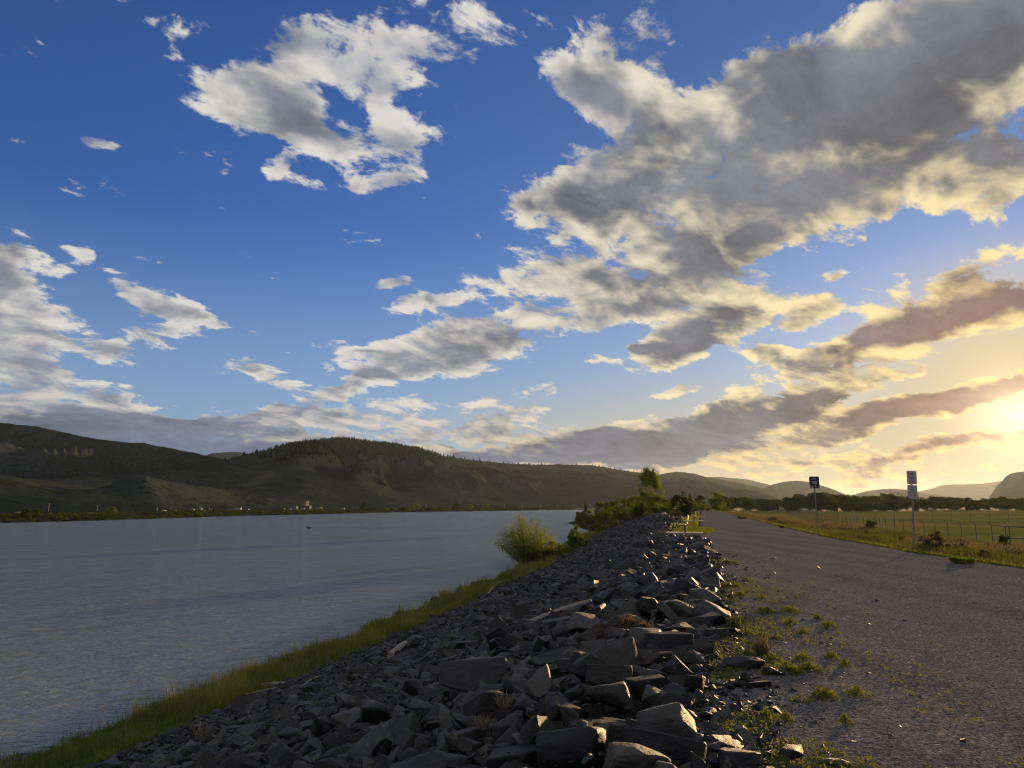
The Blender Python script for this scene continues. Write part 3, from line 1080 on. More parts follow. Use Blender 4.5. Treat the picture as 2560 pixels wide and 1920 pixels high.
def rocks():
    det = []
    for k in range(16):
        r = random.Random(50 + k)
        slab = k % 2 == 1
        dims = (1.0, r.uniform(.6, .9), r.uniform(.24, .40) if slab else r.uniform(.50, .80))
        det.append((slab, dims, rock_detail(50 + k, dims, r.randint(5, 8), slab, 2, .03)))
    occupied = []
    G = "riprap rocks of the river bank"
    for i, (px, py, w, h, slab, turn, label) in enumerate(HEROES):
        x, y, z = on_ground(px, py, 0.0)
        d = y
        W = w / FOC * d
        Hh = h / FOC * d
        dy = W * random.Random(i).uniform(.5, .75)
        dims = (W * 1.04, dy, max(.40 * Hh, (Hh - .24 * dy) * 1.06))
        me = rock_detail(200 + i, dims, 6 if not slab else 5, bool(slab), 3, .026)
        zs = np.array([v.co.z for v in me.vertices])
        o = link("rock", me)
        depth = dims[1] * .35
        s_, t_ = st(x, y)
        o.location = (x + x / y * depth, y + depth, z - zs.min() - 0.10 * Hh)
        rr = random.Random(i * 7 + 1)
        o.rotation_euler = (rr.uniform(-.20, .06) - (.18 if label.find('tilted') >= 0 or label.find('triangular slab') >= 0 else 0), rr.uniform(-.12, .12) - (0.16 if t_ < -1.5 else 0), math.radians(turn))
        tag(o, label, "rock", G)
        occupied.append((o.location.x, o.location.y, max(W, dims[1]) * .5))
        rock_things.append(o)
    # the mass of the slope
    P, Sz = [], []
    R0 = np.random.default_rng(3)
    occ = np.array(occupied)

    def free(x, y, r):
        if not len(occ):
            return True
        return np.all((occ[:, 0] - x) ** 2 + (occ[:, 1] - y) ** 2 > (occ[:, 2] * .8 + r * .25) ** 2)

    for (s0, s1, sp) in ((1.2, 14, .18), (14, 34, .20), (34, 70, .26), (70, 170, .42)):
        for s in np.arange(s0, s1, sp):
            T = np.interp(s, _S, _T) + .3
            edge = np.interp(s, [2, 7, 11], [-.40, -.25, .0]) + 0.35 * (vnoise(s * .8, 1.5, 77) - .3)
            if s > 34:
                edge = -0.3 - .6 * vnoise(s * .3, 2.5, 78) - 2.2 * ss(s, 37, 44) * (1 - ss(s, 120, 160))
            n = int((T + edge) / sp)
            t = edge - (np.arange(n) + R0.uniform(-.5, .5, n)) * sp
            ssm = s + R0.uniform(-.5, .5, n) * sp
            P.append(np.stack([ssm, t], 1))
            base = sp * R0.lognormal(.20, .42, n)
            # coarser stone along the crest, finer towards the toe
            base *= 1.22 - .5 * np.clip(-t / T, 0, 1)
            Sz.append(np.clip(base, .10, np.interp(s, [0, 14, 20, 170], [.55, .62, .62, .8])))
    P = np.concatenate(P)
    Sz = np.concatenate(Sz)
    x, y = xy(P[:, 0], P[:, 1])
    # outside the picture nothing is needed
    ok = (y > 1.6) & (np.abs(x) < y * .80 + 1.6) & (P[:, 1] < np.where(P[:, 0] < 1.5, -.4, 9))
    P, Sz, x, y = P[ok], Sz[ok], x[ok], y[ok]
    z = ground(P[:, 0], P[:, 1])
    keep = np.array([free(a, b, c) for a, b, c in zip(x, y, Sz)])
    P, Sz, x, y, z = P[keep], Sz[keep], x[keep], y[keep], z[keep]
    n = len(x)
    # how large each shows: the largest 258 become things of their own
    show = Sz / np.hypot(x, y)
    vis = (np.abs(x) < y * .71) & (y > 4.1)
    order = np.argsort(-np.where(vis, show, 0))
    big = order[:300 - len(HEROES)]
    rest = np.setdiff1d(np.arange(n), big)
    rx, ry, rz = R0.normal(0, .38, n), R0.normal(0, .38, n), R0.uniform(0, 6.283, n)
    slope = np.where(P[:, 1] < -1.5, 0.30, 0.0)
    for b in big:
        slab, dims, me = det[R0.integers(len(det))]
        o = link("rock", me)
        sz = Sz[b] * 1.08
        o.location = (x[b], y[b], z[b] + sz * dims[2] * .12)
        o.scale = (sz, sz * R0.uniform(.85, 1.15), sz * R0.uniform(.85, 1.2))
        o.rotation_euler = (rx[b] * .9, ry[b] * .9 - slope[b], rz[b])
        sb, tb = P[b]
        zone = ("along the gravel path edge" if tb > -1.6 else "down by the shore grass" if tb < -8 else "midway down the slope")
        reach = "nearest the camera" if sb < 7 else "before the driftwood log" if sb < 12 else "level with the driftwood log" if sb < 17 else "beyond the driftwood log"
        tag(o, ("thin dark slab " if slab else "dark blocky rock ") + zone + ", " + reach, "rock", G)
        rock_things.append(o)
    which = R0.integers(0, len(TPL), n)
    pos = np.stack([x, y, z + Sz * R0.uniform(-.03, .12, n)], 1)
    tone = R0.uniform(0, 1, n)
    Rm = eul(rx, ry - slope, rz)
    me = scatter_mesh("rock_slope", TPL, pos[rest], Sz[rest] * 1.1, Rm[rest], which[rest], tone[rest], M_ROCK)
    o = link("rock_slope", me)
    tag(o, "dense slope of smaller dark broken rocks below the path", "rocks", kind='stuff')
    # chips in the gaps and spilled along the crest
    k = 15000
    s = R0.uniform(1.5, 26, k) ** 1.0
    t = np.where(R0.random(k) < .6, -R0.uniform(0, 1, k) ** .8 * 11.5, R0.exponential(.42, k) - .35)
    cx, cy = xy(s, t)
    ok = (cy > 2) & (np.abs(cx) < cy * .8 + 1)
    s, t, cx, cy = s[ok], t[ok], cx[ok], cy[ok]
    k = len(s)
    sz = np.clip(R0.lognormal(-2.75, .45, k), .025, .20)
    sz = np.where(t > .5, sz * .55, sz)
    pos = np.stack([cx, cy, ground(s, t) + sz * .15 + np.where(t < -.4, R0.uniform(0, .12, k), 0)], 1)
    me = scatter_mesh("stone_chips", TPL, pos, sz, eul(R0.normal(0, .4, k), R0.normal(0, .4, k), R0.uniform(0, 6.28, k)), R0.integers(0, len(TPL), k), R0.uniform(0, 1, k), M_ROCK)
    tag(link("stone_chips", me), "small broken stone chips between the rocks and along the path edge", "stone chips", kind='stuff')


rocks()


# loose gravel on the path surface near the camera
def pebbles():
    R0 = np.random.default_rng(11)

    def pyr(seed):
        r = np.random.default_rng(seed)
        a = np.linspace(0, 2 * PI, 6)[:-1] + r.uniform(-.3, .3, 5)
        V = np.concatenate([np.stack([np.cos(a) * .5 * r.uniform(.7, 1.2, 5), np.sin(a) * .5 * r.uniform(.6, 1.0, 5), np.full(5, -.05)], 1),
                            [[r.uniform(-.15, .15), r.uniform(-.15, .15), r.uniform(.10, .24)]]])
        F = np.array([[i, (i + 1) % 5, 5] for i in range(5)])
        return V[F.ravel()], np.arange(15).reshape(-1, 3)

    tp = [pyr(k) for k in range(10)]
    n = 190000
    # even density in the picture rather than on the ground: many near, few far
    d = 3.6 * (45 / 3.6) ** R0.random(n)
    s = d
    t = np.where(R0.random(n) < .45, R0.exponential(1.6, n), R0.uniform(0, 9, n)) - .2
    x, y = xy(s, t)
    W = np.interp(s, _WS, _WW)
    ok = (np.abs(x) < y * .78) & (t < W)
    s, t, x, y = s[ok], t[ok], x[ok], y[ok]
    n = len(s)
    sz = np.clip(R0.lognormal(-4.95, .45, n), .004, .028) * (0.65 + .35 * s / 8)
    keep = R0.random(n) < 1 - ss(s, 12, 40)
    s, t, x, y, sz = s[keep], t[keep], x[keep], y[keep], sz[keep]
    n = len(s)
    z = 0.012 + .030 * (fbm(s * .9, t * 1.6, 21, 4, .6) - .5)
    pos = np.stack([x, y, z + .002], 1)
    m, N, out = new_mat("pebble")
    at = N.n('ShaderNodeAttribute')
    at.attribute_name = 'tone'
    c = N.ramp(at.outputs['Fac'], [(0, (.08, .074, .072)), (.5, (.14, .13, .125)), (.85, (.21, .195, .18)), (1, (.34, .31, .28))])
    principled(N, out, c, .85, .2)
    me = scatter_mesh("gravel", tp, pos, sz, eul(R0.normal(0, .25, n), R0.normal(0, .25, n), R0.uniform(0, 6.28, n)), R0.integers(0, 10, n), R0.uniform(0, 1, n), m)
    tag(link("gravel", me), "loose grey gravel stones lying on the path surface", "gravel", kind='stuff')


pebbles()

# ------------------------------------------------------------------ plants
M_BARK = plain("bark", (.10, .080, .060), .95, .05, vary=.35, scale=9, bumpd=.02)
M_TWIG = plain("dry_twig", (.17, .14, .105), .9, .1, vary=.3, scale=20)
M_DRIFT = plain("driftwood", (.25, .215, .18), .9, .12, vary=.4, scale=12, bumpd=.02)
L_WILLOW = leaf_mat("willow_leaf", (.075, .100, .022), (.200, .205, .052), .5)
L_GREEN = leaf_mat("green_leaf", (.048, .082, .018), (.145, .180, .040), .5)
L_DARK = leaf_mat("dark_leaf", (.022, .036, .014), (.056, .078, .024), .4)
L_YELLOW = leaf_mat("spring_leaf", (.075, .095, .018), (.170, .170, .035), .5)
L_SAGE = leaf_mat("sage_leaf", (.050, .050, .030), (.13, .115, .070), .35, (1.1, 1.05, .8))
L_PINE = leaf_mat("pine_needle", (.010, .018, .010), (.022, .034, .016), .1)
L_GRASS = leaf_mat("shore_grass", (.060, .105, .022), (.23, .22, .075), .45)
L_DRY = leaf_mat("dry_grass", (.100, .086, .050), (.215, .180, .105), .38, (1.1, 1.0, .7))
L_VERGE = leaf_mat("verge_grass", (.040, .050, .019), (.118, .114, .054), .40)
L_SEED = leaf_mat("seedling_leaf", (.055, .066, .024), (.140, .150, .055), .45)
L_WEED = leaf_mat("weed_leaf", (.060, .085, .018), (.15, .165, .045), .50)


def leaf_cards(P, size, tone, r, aspect=.55, up=0.0):
    """diamond leaf faces at P in random attitudes"""
    n = len(P)
    a = r.normal(0, 1, (n, 3))
    a[:, 2] += up
    a /= np.linalg.norm(a, axis=1)[:, None]
    b = np.cross(a, r.normal(0, 1, (n, 3)))
    b /= np.linalg.norm(b, axis=1)[:, None] + 1e-9
    size = np.broadcast_to(size, (n,))[:, None]
    V = np.stack([P - a * size * .5, P + b * size * aspect * .5, P + a * size * .5, P - b * size * aspect * .5], 1)
    F = np.arange(4 * n).reshape(-1, 4)
    return V.reshape(-1, 3), F, np.repeat(tone, 4)


def tube(pts, rad, sides=5):
    pts = np.asarray(pts, float)
    n = len(pts)
    d = np.gradient(pts, axis=0)
    d /= np.linalg.norm(d, axis=1)[:, None] + 1e-9
    ref = np.where(np.abs(d[:, 2:3]) > .9, np.array([[1., 0, 0]]), np.array([[0, 0, 1.]]))
    u = np.cross(d, ref)
    u /= np.linalg.norm(u, axis=1)[:, None] + 1e-9
    w = np.cross(d, u)
    an = np.linspace(0, 2 * PI, sides, endpoint=False)
    V = pts[:, None, :] + (u[:, None, :] * np.cos(an)[None, :, None] + w[:, None, :] * np.sin(an)[None, :, None]) * np.asarray(rad)[:, None, None]
    F = []
    for i in range(n - 1):
        for j in range(sides):
            k = (j + 1) % sides
            F.append([i * sides + j, i * sides + k, (i + 1) * sides + k, (i + 1) * sides + j])
    return V.reshape(-1, 3), np.array(F)


class Geo:
    def __init__(self):
        self.V, self.F, self.A, self.n = [], [], [], 0

    def add(self, V, F, A=None):
        self.V.append(np.asarray(V, float))
        self.F.append(np.asarray(F) + self.n)
        self.A.append(np.zeros(len(V)) if A is None else A)
        self.n += len(V)

    def mesh(self, name, mat, smooth=False):
        Fs = {}
        for f in self.F:
            Fs.setdefault(f.shape[1], []).append(f)
        return np_mesh(name, np.concatenate(self.V), [np.concatenate(x) for x in Fs.values()], smooth, mat, {'tone': np.concatenate(self.A)})


def limbs(r, h, spread, n, bare=0.25, rad=.02, forks=2):
    """trunk and limbs of a tree of height h; returns geometry and tip points"""
    g = Geo()
    tr = np.array([[r.normal(0, .012) * h * k, r.normal(0, .012) * h * k, h * .9 * k] for k in np.linspace(0, 1, 7)])
    g.add(*tube(tr, np.linspace(1, .15, 7) * rad * h, 6))
    tips = []
    for i in range(n):
        k = bare + (1 - bare) * (i + r.random()) / n * .92
        p0 = np.array([np.interp(k, np.linspace(0, 1, 7), tr[:, c]) for c in range(3)])
        an = i * 2.4 + r.uniform(-.5, .5)
        ln = spread * h * r.uniform(.7, 1.1) * (1 - .55 * k)
        d = np.array([math.cos(an), math.sin(an), r.uniform(.35, .9)])
        p1 = p0 + d * ln * .55
        p2 = p0 + d * ln + np.array([0, 0, ln * .15])
        g.add(*tube([p0, p1, p2], np.array([.35, .22, .08]) * rad * h * (1.1 - k * .6), 4))
        tips += [p1, p2]
        for f in range(forks):
            e = p1 + (d + r.normal(0, .5, 3)) * ln * .5
            g.add(*tube([p1, e], np.array([.16, .05]) * rad * h, 3))
            tips.append(e)
    return g, np.array(tips)


def crown_cloud(r, clumps, n, leaf, jitter=.33):
    """leaves gathered round clump centres; clumps = (x, y, z, radius)"""
    C = np.asarray(clumps, float)
    w = C[:, 3] ** 2
    k = r.choice(len(C), n, p=w / w.sum())
    v = r.normal(0, 1, (n, 3))
    v /= np.linalg.norm(v, axis=1)[:, None]
    rr = (r.random(n) ** .45) * C[k, 3]
    P = C[k, :3] + v * rr[:, None] * np.array([1, 1, .85]) + r.normal(0, .03, (n, 3)) * C[k, 3:4]
    tone = np.clip(.5 + (r.random(len(C))[k] - .5) * .7 + r.normal(0, .22, n), 0, 1)
    return leaf_cards(P, leaf * r.uniform(.7, 1.3, n), tone, r)


PLANT = {}


def plant_mesh(kind, variant=0):
    """unit plant: height 1, width about 1 (scaled when planted); returns [(part name, mesh)]"""
    key = (kind, variant)
    if key in PLANT:
        return PLANT[key]
    r = np.random.default_rng(abs(hash(kind)) % 1000 + variant * 31 if False else sum(map(ord, kind)) + variant * 31)
    g, leaf, wood, n = Geo(), None, None, 0
    if kind == 'poplar':
        wood, tips = limbs(r, 1.0, .42, 16, .16, .022)
        cl = []
        for k in range(120):
            z = r.uniform(.06, .97)
            wid = .47 * math.sqrt(max(.03, 1 - abs((z - .47) / .55) ** 3.2))
            a = r.uniform(0, 2 * PI)
            q = wid * math.sqrt(r.uniform(.05, 1.0))
            cl.append((q * math.cos(a), q * math.sin(a), z, r.uniform(.08, .15)))
        cl += [(-.08, 0, .96, .06), (.14, .02, .93, .05), (-.06, .0, .90, .08)]
        g.add(*crown_cloud(r, cl, 12000, .040))
        mat = L_GREEN
    elif kind in ('leafy_tree', 'dark_tree'):
        wood, tips = limbs(r, .9, .55, 10, .22, .024)
        cl = []
        for k in range(36):
            z = r.uniform(.06, .93)
            wid = .48 * math.sqrt(max(0.02, 1 - ((z - .45) / .52) ** 2))
            a = r.uniform(0, 2 * PI)
            q = wid * r.uniform(.2, 1)
            cl.append((q * math.cos(a), q * math.sin(a), z, r.uniform(.09, .19)))
        g.add(*crown_cloud(r, cl, 2400, .075))
        mat = L_DARK if kind == 'dark_tree' else L_GREEN
    elif kind == 'round_bush':
        wood, tips = limbs(r, .6, .5, 8, .1, .03)
        cl = []
        for k in range(40):
            v = r.normal(0, 1, 3)
            v /= np.linalg.norm(v)
            q = r.uniform(.5, .88)
            cl.append((v[0] * q * .48, v[1] * q * .48, .50 + v[2] * q * .46, r.uniform(.09, .15)))
        g.add(*crown_cloud(r, cl, 4200, .055))
        mat = L_DARK
    elif kind in ('shrub', 'yellow_shrub', 'willow_shrub'):
        g2 = Geo()
        cl = []
        for k in range(26):
            a, q = r.uniform(0, 2 * PI), math.sqrt(r.random()) * .42
            z = (1 - (q / .55) ** 2) * r.uniform(.35, .92)
            p = np.array([q * math.cos(a), q * math.sin(a), z])
            g2.add(*tube([[p[0] * .15, p[1] * .15, 0], [p[0] * .6, p[1] * .6, z * .55], p], [.012, .009, .004], 3))
            cl.append((*p, r.uniform(.09, .17)))
        wood = g2
        g.add(*crown_cloud(r, cl, 3400, .060))
        mat = {'shrub': L_GREEN, 'yellow_shrub': L_YELLOW, 'willow_shrub': L_WILLOW}[kind]
    elif kind == 'spruce':
        wood = Geo()
        wood.add(*tube([[0, 0, 0], [0, 0, .96]], [.03, .004], 5))
        cl = []
        for k in range(60):
            z = r.uniform(.06, .98)
            wid = .50 * (1 - z) ** .85 + .02
            a = r.uniform(0, 2 * PI)
            q = wid * r.uniform(.4, 1)
            cl.append((q * math.cos(a), q * math.sin(a), z, .03 + .11 * (1 - z)))
        g.add(*crown_cloud(r, cl, 4600, .055))
        mat = L_DARK
    elif kind == 'sagebrush':
        g2 = Geo()
        cl = []
        for k in range(26):
            a, q = r.uniform(0, 2 * PI), math.sqrt(r.random()) * .46
            z = (1 - (q / .6) ** 2) * r.uniform(.3, .95)
            p = np.array([q * math.cos(a), q * math.sin(a), z])
            g2.add(*tube([[p[0] * .1, p[1] * .1, 0], [p[0] * .55, p[1] * .55, z * .4], p], [.02, .014, .006], 3))
            cl.append((*p, r.uniform(.08, .15)))
        wood = g2
        g.add(*crown_cloud(r, cl, 2200, .060))
        mat = L_SAGE
    elif kind == 'bare_tree':
        wood, tips = limbs(r, .95, .75, 22, .15, .018, 5)
        cl = [(p[0], p[1], p[2], .07) for p in tips]
        g.add(*crown_cloud(r, cl, 420, .035))
        mat = L_DARK
    parts = [('trunk' if kind in ('poplar', 'leafy_tree', 'dark_tree', 'spruce', 'bare_tree') else 'stem', wood.mesh(kind + "_wood", M_BARK)),
             ('crown' if kind in ('poplar', 'leafy_tree', 'dark_tree', 'spruce', 'bare_tree') else 'foliage', g.mesh(kind + "_leaves", mat))]
    PLANT[key] = parts
    return parts


def plant(name, kind, px, top, w, depth, label, group=None, variant=0, cat=None, zbase=None, turn=None, sink=0.0):
    """plants one where the survey line of column px stands at that depth; top = survey row of its top"""
    kx, kz = ray(px, top)
    x = kx * depth
    z = zat(x, depth) if zbase is None else zbase
    h = max(EYE + kz * depth - z, .2)
    wid = w / FOC * depth
    e = empty(name, (x, depth, z - sink), turn if turn is not None else random.uniform(0, 6.28))
    e.scale = (wid, wid, h + sink)
    tag(e, label, cat or ('tree' if 'tree' in name or name in ('poplar', 'spruce') else 'shrub'), group)
    for pn, me in plant_mesh(kind, variant):
        link(pn, me, None, e)
    return e


# --- trees and shrubs round the far part of the dike
plant("poplar_tree", 'poplar', 1625, 1174, 60, 210, "tall poplar standing above every other tree beyond the benches", turn=.4)
plant("round_bush", 'round_bush', 1600, 1250, 43, 168, "dark ball-shaped bush standing on its own below the tall poplar")
plant("spruce_tree", 'spruce', 1707, 1227, 44, 112, "dark pointed evergreen right behind the benches", turn=1.0)
plant("leafy_tree", 'dark_tree', 1690, 1237, 46, 120, "dark bushy tree touching the pointed evergreen, on its river side", variant=1)
plant("leafy_tree", 'leafy_tree', 1786, 1229, 48, 238, "light green tree where the path disappears, across the path from the benches", variant=2)
plant("leafy_tree", 'dark_tree', 1750, 1239, 34, 330, "dark tree behind the end of the path", variant=3)
plant("spruce_tree", 'spruce', 1463, 1247, 16, 300, "narrow dark evergreen sticking up at the tip of the wooded river bank", variant=1)
plant("leafy_tree", 'dark_tree', 1722, 1234, 18, 250, "small dark tree top showing over the bushes beside the pointed evergreen", variant=2)
HG = "bushes growing across the far end of the dike"
for i, (px, top, w, d, k, lab) in enumerate([
    (1496, 1253, 38, 228, 'leafy_tree', "rounded green tree next to the narrow evergreen at the river"),
    (1520, 1256, 36, 262, 'leafy_tree', None), (1540, 1250, 44, 258, 'leafy_tree', None), (1562, 1246, 46, 262, 'leafy_tree', None),
    (1583, 1240, 42, 256, 'leafy_tree', None), (1604, 1238, 40, 250, 'leafy_tree', None), (1646, 1240, 40, 205, 'leafy_tree', None),
    (1664, 1248, 42, 196, 'leafy_tree', None), (1640, 1254, 40, 180, 'shrub', None), (1662, 1258, 36, 172, 'shrub', None),
    (1560, 1262, 44, 215, 'shrub', None), (1530, 1264, 40, 215, 'shrub', None), (1578, 1262, 34, 200, 'shrub', None), (1510, 1262, 30, 215, 'shrub', None), (1548, 1258, 40, 240, 'shrub', None), (1625, 1254, 50, 215, 'shrub', None), (1590, 1252, 50, 235, 'shrub', None)]):
    plant("bush" if k == 'shrub' else "leafy_tree", k, px, top, w, d, lab or ("green bush in the hedge-like row across the far end of the rocks" if k == 'shrub' else "green tree in the hedge-like row across the far end of the rocks"), HG, variant=i % 3)
PG = "bushes where the path ends"
for i, (px, top, w, d, k) in enumerate([(1737, 1250, 30, 256, 'shrub'), (1756, 1254, 28, 260, 'yellow_shrub'), (1745, 1261, 30, 250, 'shrub'), (1768, 1262, 22, 252, 'yellow_shrub'), (1806, 1258, 26, 245, 'shrub'), (1818, 1266, 22, 225, 'yellow_shrub')]):
    plant("bush", k, px, top, w, d, "yellow green bush closing off the far end of the path" if 'yellow' in k else "green bush closing off the far end of the path", PG, variant=i % 3)
# --- river side
plant("willow_shrub", 'willow_shrub', 1455, 1267, 40, 222, "tall light green willow overhanging the water at the bend of the bank", variant=0)
plant("willow_shrub", 'willow_shrub', 1476, 1274, 42, 205, "light green willow filling the bank between the overhanging one and the rocks", variant=1)
plant("willow_shrub", 'yellow_shrub', 1500, 1300, 58, 146, "low yellow green shrub at the water where the rocks curve outwards", variant=1)
plant("willow_shrub", 'willow_shrub', 1497, 1276, 26, 185, "upright pale green shrub rising behind the low yellow green one", variant=2)
plant("round_bush", 'shrub', 1529, 1288, 34, 150, "small rounded olive shrub alone on the edge of the far rocks", variant=2)
plant("willow_shrub", 'shrub', 1442, 1306, 52, 82, "dark green shrub just past the big airy willow", variant=0, sink=.3)
plant("willow_shrub", 'yellow_shrub', 1392, 1345, 86, 73, "low yellow shrub squeezed between the big airy willow and the dark shrub", variant=0, sink=.3)
plant("sagebrush", 'sagebrush', 1678, 1284, 32, 92, "silvery sagebrush at the edge of the rocks, nearest the benches", "sagebrush beside the benches", variant=0)
plant("sagebrush", 'sagebrush', 1692, 1274, 34, 104, "silvery sagebrush under the dark bushy tree", "sagebrush beside the benches", variant=1)
plant("sagebrush", 'sagebrush', 1650, 1289, 18, 104, "small silvery sagebrush out among the far rocks", "sagebrush beside the benches", variant=2)


def big_willow():
    x, y, z = on_ground(1318, 1412)
    y += 1.2
    h = EYE + ray(1330, 1284)[1] * y - z
    e = empty("willow_bush", (x, y, z - .1))
    tag(e, "big airy willow bush with thin stems and pale leaves standing at the water", "shrub")
    r = np.random.default_rng(5)
    lv = Geo()
    for i in range(54):
        a = r.uniform(0, 2 * PI)
        out = math.sqrt(r.random())
        R = 3.2 * out
        top = h * (1.02 - .52 * out ** 2.2) * r.uniform(.70, 1.0)
        b = np.array([math.cos(a) * .35 * out, math.sin(a) * .35 * out, 0])
        tip = np.array([math.cos(a) * R + r.normal(0, .15), math.sin(a) * R, top])
        pts = []
        for k in np.linspace(0, 1, 7):
            q = k ** (.95)
            pts.append(b + (tip - b) * np.array([q, q, k ** (1.05)]) + r.normal(0, .07, 3) * k)
        pts = np.array(pts)
        if i < 300:
            link("stem", np_mesh("stem", *tube(pts, np.linspace(.035, .006, 7), 4), False, M_BARK), None, e)
        m = 330
        kk = r.uniform(.10, 1.02, m) ** .8
        P = np.stack([np.interp(kk, np.linspace(0, 1, 7), pts[:, c]) for c in range(3)], 1)
        P += r.normal(0, 1, (m, 3)) * (.10 + .30 * kk[:, None] * r.random((m, 1)))
        tone = np.clip(.45 + .18 * r.normal() + r.normal(0, .25, m), 0, 1)
        lv.add(*leaf_cards(P, r.uniform(.09, .18, m), tone, r, .45))
    link("foliage", lv.mesh("foliage", L_WILLOW), None, e)


big_willow()

# --- trees beyond the field
TG = "trees of the long row beyond the field"
_tl = [(1808, 1240), (1850, 1244), (1900, 1247), (1950, 1250), (1985, 1242), (2010, 1236), (2040, 1233), (2060, 1233), (2100, 1238), (2150, 1241), (2200, 1237), (2250, 1236), (2300, 1247), (2340, 1243), (2400, 1246), (2450, 1248), (2500, 1244), (2600, 1242)]
rt = random.Random(4)
k = 0
px = 1806.0
while px < 2600:
    top = float(np.interp(px, [a for a, b in _tl], [b for a, b in _tl])) + rt.uniform(-3, 4)
    d = rt.uniform(395, 470)
    plant("leafy_tree", 'dark_tree', px, top, rt.uniform(34, 54), d, "dark tree in the row beyond the field, " + ("between path end and trail sign" if px < 2040 else "between trail sign and notice post" if px < 2285 else "past the notice post"), TG, variant=k % 5, turn=rt.uniform(0, 6))
    k += 1
    px += rt.uniform(9, 16)
plant("bare_tree", 'bare_tree', 2247, 1223, 50, 372, "feathery half-bare tree in the field, the taller of two", turn=.5)
plant("bare_tree", 'bare_tree', 2384, 1245, 44, 372, "feathery half-bare tree in the field, the shorter of two", variant=1, turn=2)
plant("round_bush", 'round_bush', 2118, 1256, 30, 340, "dark round bush in the field among the sprinkler sprays", zbase=-1.2)
plant("round_bush", 'round_bush', 2560, 1252, 38, 330, "dark bush at the very edge of the field under the bluff", zbase=-1.2, variant=1)

# --- brush along the verge and the fence
BG = "brush on the slope between the path and the fence"
VR = random.Random(12)
for i in range(90):
    s = 14 * (120 / 14) ** VR.random()
    w0 = float(np.interp(s, _WS, _WW))
    t = w0 + VR.uniform(1.6, 13)
    x, y = xy(s, t)
    if abs(x) > y * .76:
        continue
    e = empty("sagebrush", (x, y, zat(x, y) - .05), VR.uniform(0, 6))
    sc = VR.uniform(.5, 1.3)
    e.scale = (sc, sc, sc * VR.uniform(.4, .7))
    tag(e, ("broad" if sc > 1 else "middling" if sc > .75 else "little") + " grey brown brush on the verge, " + ("close by the notice post" if s < 32 else "past the notice post" if s < 50 else "past the trail sign"), "shrub", BG)
    for pn, me in plant_mesh('sagebrush', i % 4):
        link(pn, me, None, e)
for (px, py, w, h, k, lab) in [(2402, 1410, 64, 34, 'shrub', "bright green leafy clump on the verge, largest by the path edge"),
                               (2513, 1362, 34, 26, 'round_bush', "dark brown bush below the fence rails"),
                               (2180, 1322, 38, 22, 'round_bush', "dark heap of brush lying against the fence"),
                               (1855, 1297, 30, 12, 'shrub', "small dark green bush on the verge before the dry grass")]:
    x, y, z = on_ground(px, py)
    e = empty("bush", (x, y, z - .05))
    e.scale = (w / FOC * y, w / FOC * y, h / FOC * y)
    tag(e, lab, "shrub")
    for pn, me in plant_mesh(k, 2):
        link(pn, me, None, e)


# ------------------------------------------------------------------ grass
def blades(name, P, h, lean, wid, tone, mat, r):
    """bent grass blades: three rows of points each"""
    n = len(P)
    a = r.uniform(0, 2 * PI, n)
    d = np.stack([np.cos(a), np.sin(a), 0 * a], 1)
    sd = np.stack([-np.sin(a), np.cos(a), 0 * a], 1)
    up = np.array([0, 0, 1.])
    h = np.asarray(h)[:, None]
    ln = np.asarray(lean)[:, None]
    w = np.asarray(wid)[:, None]
    p0, p1, p2 = P, P + up * h * .55 + d * ln * h * .25, P + up * h * (1 - .25 * ln) + d * ln * h * .9
    V = np.stack([p0 - sd * w, p0 + sd * w, p1 - sd * w * .8, p1 + sd * w * .8, p2], 1).reshape(-1, 3)
    i = (np.arange(n) * 5)[:, None]
    F4 = i + np.array([[0, 1, 3, 2]])
    F3 = i + np.array([[2, 3, 4]])
    return np_mesh(name, V, [F4, F3], False, mat, {'tone': np.repeat(tone, 5)})


def shore_grass():
    r = np.random.default_rng(21)
    m = 11500                                   # tufts; each throws up a dozen blades
    s = 8.0 * (150 / 8.0) ** (r.random(m))
    T, E = np.interp(s, _S, _T), np.interp(s, _S, _E)
    v = r.random(m)
    t = -(T - .45 + .7 * vnoise(s * .6, 1, 61) + (E - T + .65 - .9 * vnoise(s * .4, 2, 62)) * v)
    x, y = xy(s, t)
    patch = fbm(s * .5, t * .8, 63, 4)
    ok = (np.abs(x) < y * .80 + 1) & (y > 3)
    s, t, x, y, patch = s[ok], t[ok], x[ok], y[ok], patch[ok]
    m = len(s)
    th = (.12 + .38 * np.clip(patch * 2.2 - .7, 0, 1)) * r.lognormal(0, .35, m)
    tt = np.clip((patch - .5) * 2.6 + .40 + r.normal(0, .30, m), 0, 1)
    k = 13
    i = np.repeat(np.arange(m), k)
    n = len(i)
    bx, by = x[i] + r.normal(0, .07, n), y[i] + r.normal(0, .07, n)
    bs, bt = st(bx, by)
    z = np.maximum(ground(bs, bt), WATER_Z) - .03
    far = np.clip(y[i] / 26, .7, 4)
    me = blades("shore_grass", np.stack([bx, by, z], 1), th[i] * r.uniform(.45, 1.2, n), r.uniform(.1, 1.1, n), .008 * far, np.clip(tt[i] + r.normal(0, .12, n), 0, 1), L_GRASS, r)
    tag(link("shore_grass", me), "rough green and straw-coloured grass along the water's edge", "grass", kind='stuff')
    # dead stalks standing over it
    j = r.choice(m, 900)
    n = len(j)
    me = blades("dead_stalks", np.stack([x[j], y[j], np.maximum(ground(s[j], t[j]), WATER_Z)], 1), r.uniform(.45, 1.0, n), r.uniform(.0, .35, n), .006 * np.clip(y[j] / 20, .8, 4), np.clip(r.normal(.5, .3, n), 0, 1), L_DRY, r)
    tag(link("dead_stalks", me), "dead pale stalks standing above the grass at the water", "grass", kind='stuff')


